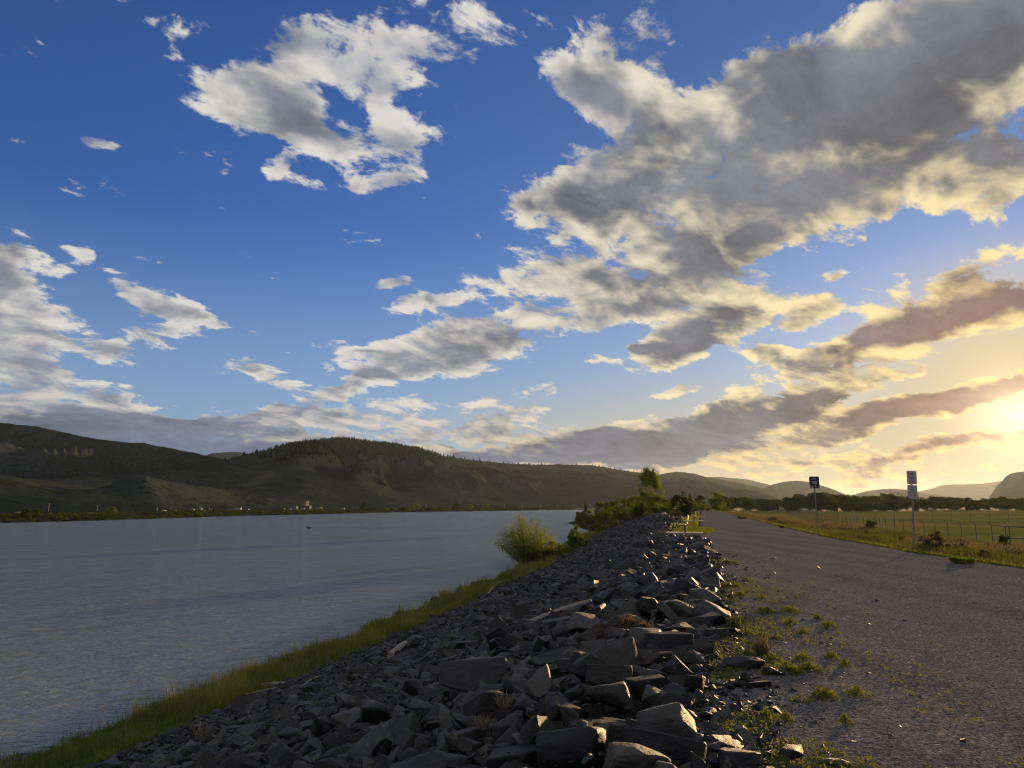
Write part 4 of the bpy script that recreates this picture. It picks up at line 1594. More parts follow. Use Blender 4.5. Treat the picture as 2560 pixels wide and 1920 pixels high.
def verge_grass():
    r = np.random.default_rng(22)
    n = 110000
    s = 12 * (230 / 12) ** r.random(n)
    w0 = np.interp(s, _WS, _WW)
    t = w0 + .15 + r.random(n) ** 1.4 * 17
    x, y = xy(s, t)
    patch = fbm(s * .12, t * .25, 64, 4)
    ok = (np.abs(x) < y * .78) & (patch + r.normal(0, .12, n) > .42)
    s, t, x, y, patch = s[ok], t[ok], x[ok], y[ok], patch[ok]
    n = len(s)
    w0 = np.interp(s, _WS, _WW)
    far = np.clip(y / 25, .7, 5)
    h = (.14 + .40 * patch) * r.uniform(.5, 1.3, n) * (.35 + .65 * ss(t - w0, .2, 2.5))
    dry = fbm(s * .06, t * .12, 65, 3) + .25 * ss(s, 60, 110) * ss(t - w0, 1.0, 3.0) > .55
    z = ground(s, t) - .02
    P = np.stack([x, y, z], 1)
    for sel, nm, lab, mat in ((~dry, "verge_grass", "olive green grass and weeds on the verge beside the path", L_VERGE), (dry, "dry_grass", "tall dry tan grass standing on the verge", L_DRY)):
        k = int(sel.sum())
        me = blades(nm, P[sel], h[sel] * (1.25 if nm == "dry_grass" else .9), r.uniform(.2, .9, k), .012 * far[sel], np.clip(r.normal(.4, .25, k), 0, 1), mat, r)
        tag(link(nm, me), lab, "grass", kind='stuff')
    # the thin pale fringe right at the path edge
    n = 14000
    s = 12 * (240 / 12) ** r.random(n)
    t = path_w(s) + np.abs(r.normal(.05, .22, n))
    x, y = xy(s, t)
    ok = (np.abs(x) < y * .78) & (fbm(s * .4, 2, 66, 3) > .34)
    s, t, x, y = s[ok], t[ok], x[ok], y[ok]
    n = len(s)
    me = blades("edge_grass", np.stack([x, y, ground(s, t) - .01], 1), r.uniform(.05, .14, n), r.uniform(.4, 1, n), .012 * np.clip(y / 25, .6, 5), np.clip(r.normal(.8, .2, n), 0, 1), L_WEED, r)
    tag(link("edge_grass", me), "short pale grass fringe along the far edge of the path", "grass", kind='stuff')


def turf_and_edges():
    r = np.random.default_rng(23)
    # mown patch beside the nearest bench, and weeds along the crest
    n = 9000
    a, q = r.uniform(0, 2 * PI, n), np.sqrt(r.random(n))
    s = 50.0 + q * np.sin(a) * 7.0
    t = -.55 + q * np.cos(a) * 1.35
    x, y = xy(s, t)
    me = blades("turf_patch", np.stack([x, y, 0 * x], 1), r.uniform(.05, .13, n), r.uniform(.3, .9, n), np.full(n, .030), np.clip(r.normal(.55, .25, n), 0, 1), L_WEED, r)
    tag(link("turf_patch", me), "patch of low green turf beside the nearest bench", "grass", kind='stuff')
    n = 9000
    s = 58 + r.random(n) * 150
    t = -.3 - np.abs(r.normal(0, 1.0, n))
    x, y = xy(s, t)
    ok = fbm(s * .15, t * .4, 68, 3) > .44
    x, y, s, t = x[ok], y[ok], s[ok], t[ok]
    n = len(s)
    me = blades("crest_grass", np.stack([x, y, ground(s, t)], 1), r.uniform(.10, .35, n), r.uniform(.3, .9, n), np.full(n, .04), np.clip(r.normal(.6, .25, n), 0, 1), L_GRASS, r)
    tag(link("crest_grass", me), "thin grass between the far benches and the rocks", "grass", kind='stuff')
    # seedlings scattered in the gravel beside the rocks
    n = 6500
    s = 4.0 * (17 / 4.0) ** r.random(n)
    t = np.abs(r.normal(.15, .75, n)) + .05
    x, y = xy(s, t)
    ok = (np.abs(x) < y * .75) & (fbm(s * 1.2, t * 1.5, 69, 3) > .46)
    s, t, x, y = s[ok], t[ok], x[ok], y[ok]
    P, S = [], []
    for k in range(len(s)):
        m = r.integers(3, 8)
        P.append(np.stack([x[k] + r.normal(0, .018, m), y[k] + r.normal(0, .018, m), .012 + r.uniform(.005, .035, m)], 1))
        S.append(r.uniform(.012, .028, m))
    P, S = np.concatenate(P), np.concatenate(S)
    V, F, A = leaf_cards(P, S, np.clip(r.normal(.6, .25, len(P)), 0, 1), r, .6, .4)
    tag(link("seedlings", np_mesh("seedlings", V, F, False, L_SEED, {'tone': A})), "tiny yellow green seedlings dotting the gravel beside the rocks", "seedlings", kind='stuff')


shore_grass()
verge_grass()
turf_and_edges()


# --- single weeds in the gravel and dry plants among the rocks
def weed_mesh(seed, w=.36, h=.085, n=260):
    r = np.random.default_rng(seed)
    a, q = r.uniform(0, 2 * PI, n), r.random(n) ** .7
    ph = seed * 1.3
    rad = w * .5 * (1 + .22 * np.sin(3 * a + ph) + .1 * np.sin(5 * a - ph))
    P = np.stack([np.cos(a) * q * rad, np.sin(a) * q * rad * .8, h * (1 - q ** 2) * r.uniform(.3, 1, n) + .01], 1)
    V, F, A = leaf_cards(P, r.uniform(.018, .045, n), np.clip(r.normal(.5, .25, n), 0, 1), r, .45, .7)
    g = Geo()
    g.add(V, F, A)
    for k in range(14):
        b = a[k], q[k]
        g.add(*tube([[0, 0, 0], [P[k][0] * .5, P[k][1] * .5, P[k][2] + .012], P[k]], [.003, .0025, .0015], 3))
    return g.mesh("weed", L_WEED)


WEEDS = [(1919, 1536, 64), (1974, 1533, 66), (1977, 1562, 44), (2070, 1572, 52), (2044, 1551, 30), (1835, 1469, 46), (1850, 1492, 34), (1867, 1455, 30), (1783, 1408, 44), (1818, 1410, 62), (1725, 1406, 48), (1905, 1597, 42), (1835, 1558, 50),
         (1893, 1625, 44), (1969, 1682, 82), (2009, 1655, 54), (2081, 1650, 40), (2113, 1668, 34), (2026, 1680, 66), (2067, 1750, 72), (2142, 1743, 54), (2050, 1738, 34), (1963, 1810, 50), (1915, 1800, 34), (2113, 1813, 34), (1751, 1376, 22), (1905, 1499, 28), (1783, 1434, 40),
         (2006, 1588, 30), (1940, 1602, 34), (1745, 1420, 40), (1930, 1655, 50), (1912, 1690, 36), (1760, 1452, 34), (1990, 1690, 44), (1865, 1590, 46)]
wm = [weed_mesh(300 + k) for k in range(6)]
for i, (px, py, w) in enumerate(WEEDS):
    x, y, z = on_ground(px, py)
    o = link("weed", wm[i % 6])
    o.location = (x, y, .008)
    sc = w / FOC * y / .36
    o.scale = (sc, sc, .75 + .25 * sc)
    o.rotation_euler = (0, 0, i * 1.7)
    tag(o, ("spreading" if w > 60 else "middling" if w > 40 else "small") + " yellow green weed in the gravel, " + ("near the closest loose rocks" if py > 1700 else "round the flat-topped block" if py > 1580 else "farther out on the path" if px > 1900 else "hard by the edge of the heaped rocks"), "weed", "weeds in the gravel beside the rocks")


def tuft(name, px, py, w, h, label, mat, seed, n=90, zl=0.0, cat="dry weed"):
    r = np.random.default_rng(seed)
    x, y, z = on_ground(px, py)
    W, H = w / FOC * y, h / FOC * y
    P = np.stack([r.normal(0, W * .16, n), r.normal(0, W * .14, n), np.zeros(n)], 1)
    me = blades(name, P, H * r.uniform(.5, 1.15, n), r.uniform(.3, 1.3, n), np.full(n, .0035 * max(1, y / 6)), np.clip(r.normal(.5, .3, n), 0, 1), mat, r)
    o = link(name, me, loc=(x, y, z + zl))
    tag(o, label, cat)


def twigs(px, py, w, h, label, seed, zl=.1):
    r = np.random.default_rng(seed)
    x, y, z = on_ground(px, py)
    W, H = w / FOC * y, h / FOC * y
    g = Geo()
    for k in range(26):
        a = r.uniform(0, 2 * PI)
        d = np.array([math.cos(a) * W * .5, math.sin(a) * W * .5, H * r.uniform(.5, 1)]) * r.uniform(.6, 1)
        p = [np.zeros(3), d * .5 + r.normal(0, .03 * W, 3), d]
        rd = .0035 * max(1, y / 7)
        g.add(*tube(p, [rd * 1.3, rd, rd * .5], 3))
        for f in range(3):
            e = d * .5 + (d * .5 + r.normal(0, .2, 3) * W) * r.uniform(.4, .9)
            g.add(*tube([p[1], e], [rd * .8, rd * .4], 3))
    o = link("dry_twigs", g.mesh("dry_twigs", M_TWIG), loc=(x, y, z + zl))
    tag(o, label, "dry twigs")


tuft("dry_grass_tuft", 1908, 1640, 66, 56, "tan dry grass tuft behind the loose flat-topped block", L_DRY, 1, 160)
tuft("dry_weed", 1574, 1592, 54, 34, "pale dry weed between the long rocks, the wider of two side by side", L_DRY, 2, 150, .12)
tuft("dry_weed", 1614, 1600, 36, 26, "pale dry weed between the long rocks, the smaller of two side by side", L_DRY, 3, 90, .12)
tuft("dry_weed", 1838, 1572, 40, 42, "green and brown weed standing up at the edge of the gravel", L_WEED, 4, 80)
tuft("dry_grass_tuft", 1660, 1345, 44, 22, "tan dry grass below the corner of the nearest bench slab", L_DRY, 5, 140)
twigs(1728, 1548, 50, 40, "dark dry branching weed standing beside the layered slab", 6, .05)
twigs(504, 1878, 62, 64, "bare pale twiggy bush low on the rock slope near the grass", 7, .1)
twigs(1262, 1812, 56, 60, "thin dry twigs rising between the near boulders", 8, .1)
twigs(1205, 1862, 56, 50, "bent dry twigs over the thin tilted slab", 9, .1)


# --- driftwood on the rocks
def drift(name, a, b, width, label, lift=(.30, .30), bend=.03, mat=None, seed=0):
    r = np.random.default_rng(seed)
    p = np.array(on_ground(*a, lift[0]))
    q = np.array(on_ground(*b, lift[1]))
    rad = width / FOC * .5 * (p[1] + q[1]) * .5
    L = np.linalg.norm(q - p)
    ks = np.linspace(0, 1, 12)
    pts = p + (q - p) * ks[:, None] + np.stack([np.sin(ks * 5 + seed) * bend * L * .3, 0 * ks, np.sin(ks * PI) * bend * L * .4], 1) + r.normal(0, .06 * rad, (12, 3))
    V, F = tube(pts - p, rad * (1.05 - .35 * ks) * r.uniform(.9, 1.1, 12), 9)
    caps = np.array([[0, 1, 2], [0, 2, 3], [0, 3, 4], [0, 4, 5], [0, 5, 6], [0, 6, 7], [0, 7, 8]])
    me = np_mesh(name, V, [F, caps, caps[:, ::-1] + 99], False, M_DRIFT)
    o = link(name, me, loc=tuple(p))
    tag(o, label, "driftwood")


drift("driftwood_log", (1300, 1566), (1478, 1502), 16, "long grey driftwood log lying across the rocks", (.12, .2), seed=1)
drift("driftwood_branch", (1212, 1490), (1268, 1450), 3.2, "thin pale straight branch lying near the top of the grass", (.12, .12), seed=2)
drift("driftwood_branch", (1182, 1518), (1224, 1495), 3.0, "short pale branch just below the thin straight branch", (.12, .12), seed=3)
drift("driftwood_branch", (1345, 1442), (1369, 1431), 3.0, "small pale stick on the rocks below the big airy willow", (.15, .15), seed=4)
drift("driftwood_stump", (984, 1640), (1014, 1608), 15, "bleached broken driftwood stump on the rock slope", (.15, .2), .1, seed=5)
drift("driftwood_branch", (656, 1713), (716, 1708), 9, "flat pale driftwood piece beside the grass", (.08, .08), seed=6)
drift("driftwood_branch", (612, 1738), (705, 1718), 4, "slim grey branch lying along the foot of the rocks", (.10, .10), seed=7)
drift("driftwood_branch", (748, 1720), (800, 1690), 4, "slim bleached branch slanting up from the flat driftwood piece", (.12, .12), seed=8)
drift("stick", (1750, 1646), (1804, 1628), 3, "thin bleached stick on the gravel beside the long thick block", (.02, .06), seed=9)

# ------------------------------------------------------------------ built things
M_STEEL = plain("galvanised_steel", (.17, .165, .165), .55, .4, .55, .1, 14)
M_BLACK = plain("black_steel", (.02, .02, .021), .5, .4)
M_PLANK = plain("bench_plank", (.33, .19, .10), .6, .25, vary=.25, scale=14)
M_CONC = plain("concrete", (.22, .21, .195), .9, .1, vary=.15, scale=6, bumpd=.01)
M_NAVY = plain("sign_navy", (.020, .022, .050), .5, .3, vary=.05)
M_WHITE = plain("sign_white", (.40, .34, .36), .5, .3, vary=.03)
M_INK = plain("sign_ink", (.045, .03, .05), .6, .2)
M_PURPLE = plain("sign_band", (.16, .045, .11), .6, .2)
M_WIRE = plain("fence_wire", (.11, .105, .10), .7, .2, .3)
M_POST = plain("fence_post", (.10, .095, .09), .75, .2, .2)


def boxes(name, bx, mat, parent=None, bevel=0.0):
    """one mesh of boxes (cx, cy, cz, sx, sy, sz)"""
    bm = bmesh.new()
    for (cx, cy, cz, sx, sy, sz) in bx:
        m = Matrix.Translation((cx, cy, cz)) @ Matrix.Diagonal((sx, sy, sz, 1))
        bmesh.ops.create_cube(bm, size=1.0, matrix=m)
    if bevel:
        bmesh.ops.bevel(bm, geom=bm.edges[:], offset=bevel, segments=2, affect='EDGES', profile=.5)
    me = bpy.data.meshes.new(name)
    bm.to_mesh(me)
    bm.free()
    return link(name, me, mat, parent)


def plate(name, w, h, th, rad, mat, parent, cz, y=0.0):
    """sign plate with rounded corners, facing -Y"""
    pts = []
    for (cx, cz2, a0) in ((w / 2 - rad, h / 2 - rad, 0), (-w / 2 + rad, h / 2 - rad, 90), (-w / 2 + rad, -h / 2 + rad, 180), (w / 2 - rad, -h / 2 + rad, 270)):
        for k in range(6):
            a = math.radians(a0 + 18 * k)
            pts.append((cx + rad * math.cos(a), cz2 + rad * math.sin(a)))
    bm = bmesh.new()
    vs = [bm.verts.new((p[0], y, cz + p[1])) for p in pts]
    f = bm.faces.new(vs)
    r = bmesh.ops.extrude_face_region(bm, geom=[f])
    for v in r['geom']:
        if isinstance(v, bmesh.types.BMVert):
            v.co.y += th
    bmesh.ops.recalc_face_normals(bm, faces=bm.faces)
    me = bpy.data.meshes.new(name)
    bm.to_mesh(me)
    bm.free()
    return link(name, me, mat, parent)


def lettering(text, size, mat, parent, x, z, y, name="lettering", bold=0.0):
    cu = bpy.data.curves.new(name, 'FONT')
    cu.body = text
    cu.size = size
    cu.align_x = 'CENTER'
    cu.align_y = 'CENTER'
    cu.extrude = 0.001
    cu.offset = bold
    tmp = bpy.data.objects.new(name, cu)
    COL.objects.link(tmp)
    bpy.context.view_layer.update()
    me = bpy.data.meshes.new_from_object(tmp.evaluated_get(bpy.context.evaluated_depsgraph_get()))
    bpy.data.objects.remove(tmp)
    bpy.data.curves.remove(cu)
    for v in me.vertices:
        v.co = Vector((v.co.x + x, y - v.co.z, v.co.y + z))
    me.materials.clear()
    return link(name, me, mat, parent)


def poly(name, pts, mat, parent, y, th=.002):
    bm = bmesh.new()
    f = bm.faces.new([bm.verts.new((p[0], y, p[1])) for p in pts])
    r = bmesh.ops.extrude_face_region(bm, geom=[f])
    for v in r['geom']:
        if isinstance(v, bmesh.types.BMVert):
            v.co.y -= th
    bmesh.ops.recalc_face_normals(bm, faces=bm.faces)
    bmesh.ops.triangulate(bm, faces=bm.faces)
    me = bpy.data.meshes.new(name)
    bm.to_mesh(me)
    bm.free()
    return link(name, me, mat, parent)


def trail_sign():
    x, y, z = on_ground(2046, 1336)
    sc = y / FOC
    top = EYE + ray(2036, 1191)[1] * y
    H = top - z
    e = empty("trail_sign", (x, y, z), math.radians(-3))
    e.rotation_euler = (0, math.radians(-.4), math.radians(-3))
    tag(e, "dark navy trail sign with white corners on a thin post", "sign")
    boxes("post", [(0, .03, H / 2 - .10, .06, .05, H + .1)], M_STEEL, e)
    w, h = 24.5 * sc, 29.5 * sc
    cz = H - h / 2
    plate("sign_plate", w, h, .006, .035, M_WHITE, e, cz, 0.0)
    # dark panel with clipped corners
    c = .16
    P = [(-.5 + c, .485), (.5 - c, .485), (.485, .5 - c * .8), (.485, -.5 + c * .9), (.5 - c, -.485), (-.10, -.485), (-.16, -.30), (-.485, -.24), (-.485, .5 - c * .8)]
    poly("panel", [(a * w, cz + b * h) for a, b in P], M_NAVY, e, -.001)
    # wave and mountain emblem
    em = []
    for k in range(13):
        a = k / 12 * PI
        em.append((-.02 + .19 * math.cos(a), .29 + .085 * math.sin(a)))
    for k in range(12, -1, -1):
        a = k / 12 * PI
        em.append((-.02 + .12 * math.cos(a), .29 + .045 * math.sin(a)))
    poly("emblem", [(a * w, cz + b * h) for a, b in em], M_WHITE, e, -.004)
    poly("emblem", [(a * w, cz + b * h) for a, b in [(-.16, .22), (-.06, .245), (.05, .225), (.20, .25), (.20, .225), (.05, .20), (-.06, .22), (-.16, .195)]], M_WHITE, e, -.004)
    lettering("RIVERS", .175 * w, M_WHITE, e, 0, cz + .06 * h, -.005, bold=.006)
    lettering("TRAIL", .175 * w, M_WHITE, e, 0.01, cz - .085 * h, -.005, bold=.006)
    poly("arrow", [(a * w, cz + b * h) for a, b in [(.04, -.40), (.04, -.33), (-.03, -.33), (.07, -.22), (.17, -.33), (.10, -.33), (.10, -.40)]], M_WHITE, e, -.004)
    for q in (-.36, -.25):
        poly("mark", [(a * w, cz + b * h) for a, b in [(q - .03, -.42), (q - .03, -.28), (q + .03, -.28), (q + .03, -.42)]], M_NAVY, e, -.002)


def rules_sign():
    x, y, z = on_ground(2289, 1378)
    sc = y / FOC
    top = EYE + ray(2283, 1177)[1] * y
    H = top - z
    e = empty("rules_sign", (x, y, z))
    e.rotation_euler = (0, math.radians(2.6), math.radians(4))
    tag(e, "post with two pale notice plates one above the other", "sign")
    pipe = np_mesh("post", *tube([[0, .04, -.2], [0, .04, H * .5], [0, .04, H - .15]], [.035, .035, .035], 10), True, M_STEEL)
    link("post", pipe, None, e)
    w, h = 25.5 * sc, 33 * sc
    c1 = H - h / 2
    c2 = c1 - h - 2 * sc
    p1 = plate("upper_plate", w, h, .006, .03, M_WHITE, e, c1)
    p2 = plate("lower_plate", w, h, .006, .03, M_WHITE, e, c2)
    dog = [(-.12, .18), (-.12, .22), (-.15, .27), (-.11, .25), (.02, .25), (.06, .30), (.08, .33), (.10, .30), (.14, .30), (.10, .26), (.07, .20), (.08, .12), (.05, .12), (.03, .18), (-.06, .18), (-.08, .12), (-.11, .12)]
    poly("dog_symbol", [(a * w * 1.2, c1 + (b + .06) * h) for a, b in dog], M_INK, p1, -.001)
    rows = [(.05, .70, .034), (-.04, .40, .034), (-.14, .52, .014), (-.20, .60, .014), (-.26, .56, .014), (-.32, .62, .014), (-.38, .50, .014)]
    for (b, ww, hh) in rows:
        # the lines of print are too small to read in the photograph: rows of word-long dashes
        q = -ww / 2
        rr = random.Random(int(b * 1000))
        while q < ww / 2 - .04:
            l = min(rr.uniform(.07, .17), ww / 2 - q)
            poly("text_line", [(a * w, c1 + (b + d) * h) for a, d in [(q, -hh / 2), (q, hh / 2), (q + l, hh / 2), (q + l, -hh / 2)]], M_INK, p1, -.001)
            q += l + .025
    poly("dog_symbol", [(a * w * .5, c2 + (b * .5 + .30) * h) for a, b in dog], M_INK, p2, -.001)
    for (b, ww, hh) in [(.27, .52, .02), (.17, .62, .03), (.08, .5, .012), (.03, .55, .012), (-.02, .5, .012), (-.07, .45, .012), (-.38, .4, .014)]:
        q = -ww / 2
        rr = random.Random(int(b * 1000) + 5)
        while q < ww / 2 - .04:
            l = min(rr.uniform(.07, .17), ww / 2 - q)
            poly("text_line", [(a * w, c2 + (b + d) * h) for a, d in [(q, -hh / 2), (q, hh / 2), (q + l, hh / 2), (q + l, -hh / 2)]], M_INK, p2, -.001)
            q += l + .025
    poly("band", [(a * w, c2 + b * h) for a, b in [(-.42, -.275), (-.42, -.245), (.46, -.245), (.46, -.275)]], M_PURPLE, p2, -.001)


def far_sign():
    d = 205.0
    kx, kz = ray(1766, 1252)
    x = kx * d
    z = zat(x, d)
    H = EYE + kz * d - z
    e = empty("trail_marker", (x, d, z))
    tag(e, "small pale sign on a thin post far along the path before the light green tree", "sign")
    boxes("post", [(0, .03, H / 2, .07, .05, H)], M_STEEL, e)
    plate("sign_plate", .36, .5, .01, .04, M_WHITE, e, H - .27)
    e = empty("marker_post", (*xy(122, -.3), 0))
    tag(e, "slim pale marker post beside the farthest bench", "post")
    boxes("post", [(0, 0, .75, .09, .09, 1.5)], M_CONC, e)
    boxes("cap", [(0, 0, 1.53, .11, .11, .06)], M_PLANK, e)


def bench(name, s, t, label, slab_label):
    x, y = xy(s, t)
    sl = empty("bench_pad", (x, y, -.02), -HEAD)
    tag(sl, slab_label, "slab")
    boxes("slab", [(-.05, 0, .03, 2.1, 2.5, .14)], M_CONC, sl, .01)
    e = empty("bench", (x, y, .08), -HEAD)
    tag(e, label, "bench", "benches facing the river")
    # local +x towards the path, seat opens to -x (the river)
    for k in range(4):
        boxes("seat_plank", [(-.36 + k * .118, 0, .44, .105, 1.8, .045)], M_PLANK, e, .008)
    for k in range(4):
        z = .53 + k * .125
        boxes("back_plank", [(.10 + .028 * k, 0, z, .05, 1.8, .105)], M_PLANK, e, .008)
    for yy in (-.62, .62):
        boxes("leg", [(.0, yy, .205, .10, .08, .41)], M_BLACK, e, .006)
        boxes("seat_bracket", [(-.16, yy, .405, .52, .06, .03)], M_BLACK, e)
        o = boxes("back_bracket", [(.165, yy, .70, .03, .06, .56)], M_BLACK, e)
        o.rotation_euler = (0, 0, 0)


trail_sign()
rules_sign()
far_sign()
bench("bench", 43.8, -.95, "wooden plank bench on a concrete pad, first along the path", "concrete pad under the first bench along the path")
bench("bench", 79.0, -.75, "wooden plank bench beside the pointed evergreen, second along the path", "concrete pad under the second bench along the path")
bench("bench", 112.0, -.55, "wooden plank bench farthest along the path", "concrete pad under the farthest bench")


# ------------------------------------------------------------------ fences
def post_mesh(h, arm=True, rad=.035):
    g = Geo()
    g.add(*tube([[0, 0, -.2], [0, 0, h]], [rad, rad], 7))
    if arm:
        g.add(*tube([[0, 0, h - .01], [-.22, 0, h + .24]], [rad * .7, rad * .6], 5))
    return g.mesh("post", M_POST)


def chain_fence(label, pts, h, sp, arm, wires, group=None, mesh_step=.0):
    """posts, rails and wires along ground points"""
    P = np.array(pts, float)
    seg = np.r_[0, np.cumsum(np.hypot(*np.diff(P, axis=0).T))]
    n = int(seg[-1] / sp) + 1
    q = np.arange(n) * sp
    X, Y = np.interp(q, seg, P[:, 0]), np.interp(q, seg, P[:, 1])
    Z = np.array([zat(a, b) for a, b in zip(X, Y)])
    e = empty("fence", (X[0], Y[0], Z[0]))
    tag(e, label, "fence", group)
    pm = post_mesh(h, arm)
    for a, b, c in zip(X, Y, Z):
        o = link("post", pm, None, e)
        o.location = (a - X[0], b - Y[0], c - Z[0])
        o.rotation_euler = (0, 0, math.atan2(Y[-1] - Y[0], X[-1] - X[0]) - PI / 2)
    base = np.stack([X - X[0], Y - Y[0], Z - Z[0]], 1)
    for (hh, rd, dx) in wires:
        link("wire" if rd < .012 else "rail", np_mesh("wire", *tube(base + [dx, 0, hh], np.full(n, rd), 4), False, M_WIRE), None, e)
    if mesh_step:
        # woven mesh: thin slanting wires between the rails
        g = Geo()
        for i in range(n - 1):
            a, b = base[i], base[i + 1]
            L = np.linalg.norm(b - a)
            m = int(L / mesh_step)
            for k in range(m):
                for sgn in (1, -1):
                    f0, f1 = k / m, np.clip(k / m + sgn * (h * .55) / L, 0, 1)
                    p0, p1 = a + (b - a) * f0, a + (b - a) * f1
                    v = np.array([0.0022, 0, 0])
                    g.add(np.array([p0 + [0, 0, .05] - v, p0 + [0, 0, .05] + v, p1 + [0, 0, h - .06] + v, p1 + [0, 0, h - .06] - v]), np.array([[0, 1, 2, 3]]))
        o = link("chain_link", g.mesh("chain_link", M_WIRE), None, e)
        tag(o, kind='stuff')
    return e


f1 = [xy(s, t) for s, t in ((56, 25.5), (68, 24.4), (98, 21.9), (130, 21.7), (180, 25.0), (250, 29.0), (292, 31.7))]
chain_fence("long wire mesh fence with slanting post tops following the path", f1, 1.55, 3.0, True,
            [(1.52, .018, 0), (.06, .006, 0), (.8, .006, 0), (1.66, .005, -.10), (1.76, .005, -.19)], mesh_step=.9)
chain_fence("taller plain wire fence crossing the field behind the slanting-topped one", [(59, 131), (150, 131)], 2.1, 3.45, False,
            [(2.08, .02, 0), (1.5, .006, 0), (1.0, .006, 0), (.5, .006, 0), (.08, .006, 0)])
chain_fence("short fence of wooden rails and posts at the near end of the wire fence", [(41.2, 60.5), (47.5, 56.0), (54, 52)], 1.55, 4.2, False, [(1.5, .05, 0), (.55, .05, 0)])


# ------------------------------------------------------------------ sprinklers in the field
def water_mat():
    m, N, out = new_mat("spray_water")
    d = N.n('ShaderNodeBsdfDiffuse')
    d.inputs[0].default_value = (.62, .60, .56, 1)
    t = N.n('ShaderNodeBsdfTranslucent')
    t.inputs[0].default_value = (.75, .71, .60, 1)
    mx = N.n('ShaderNodeMixShader')
    mx.inputs[0].default_value = .7
    N.link(d.outputs[0], mx.inputs[1])
    N.link(t.outputs[0], mx.inputs[2])
    N.link(mx.outputs[0], out.inputs['Surface'])
    return m


M_SPRAY = water_mat()


def spray_mesh(seed, full=True, n=2300):
    """drops along the arcs of a turning sprinkler; unit throw, unit height"""
    r = np.random.default_rng(seed)
    a = r.uniform(0, 2 * PI, n) if full else r.normal(r.uniform(0, 6), .5, n)
    k = r.random(n) ** .8
    thr = .08 + .92 * r.random(n) ** .7
    P = np.stack([np.cos(a) * k * thr, np.sin(a) * k * thr, .05 + (4 * k * (1 - k) * .55 + .55 * (1 - k * thr) ** 1.5 * r.random(n)) * r.uniform(.6, 1.05, n)], 1)
    P += r.normal(0, .02, (n, 3))
    V, F, A = leaf_cards(P, r.uniform(.010, .034, n), np.zeros(n), r, .5)
    return np_mesh("spray", V, F, False, M_SPRAY)


SPM = [spray_mesh(k, k < 3) for k in range(5)]
SPRAYS = [(1826, 1265, 22, 4, 0), (1845, 1263, 34, 9, 1), (1885, 1266, 22, 5, 0), (1938, 1264, 24, 6, 2), (1947, 1260, 26, 10, 3), (1985, 1264, 20, 5, 1), (2008, 1262, 30, 9, 0), (2035, 1265, 20, 5, 2), (2060, 1263, 26, 7, 1), (2094, 1260, 14, 8, 3),
          (2222, 1264, 24, 6, 0), (2263, 1264, 24, 7, 3), (2280, 1262, 20, 7, 4), (2298, 1262, 22, 9, 3), (2320, 1264, 24, 7, 4), (2345, 1263, 26, 8, 3), (2365, 1264, 22, 6, 1), (2412, 1265, 22, 6, 4), (2450, 1263, 26, 6, 3), (2475, 1263, 22, 6, 4), (2495, 1262, 26, 6, 3), (2535, 1264, 24, 5, 4), (2188, 1265, 20, 4, 0)]
for i, (px, py, w, h, k) in enumerate(SPRAYS):
    d = 330 + (i * 37 % 40)
    x = ray(px, py)[0] * d
    z = EYE + ray(px, py + 5)[1] * d
    z = min(z, zat(x, d) + .4)
    z = zat(x, d)
    top = EYE + ray(px, py - h / 2 - 1)[1] * d
    e = empty("sprinkler", (x, d, z), i * 1.3)
    tag(e, "field sprinkler throwing a sunlit arc of spray", "sprinkler", "sprinklers spraying across the field")
    hh = h / FOC * d * 1.25
    o = link("spray", SPM[k], None, e)
    o.scale = (w / FOC * d * .85, w / FOC * d * .85, hh * (.8 + .7 * ((i * 7 % 5) / 4)))
    link("riser", np_mesh("riser", *tube([[0, 0, -.1], [0, 0, .9]], [.03, .025], 5), False, M_STEEL), None, e)

# ------------------------------------------------------------------ far bank: trees, scrub, buildings, poles
FB = "trees and bushes on the far bank"


def far_z(x, y):
    return STRIP_Z + .15


def fbank(px, back, top=None):
    """a point on the strip behind the far shore in survey column px; back = metres behind the water edge"""
    d = float(shore_depth(px)) + back
    return ray(px, 1270)[0] * d, d


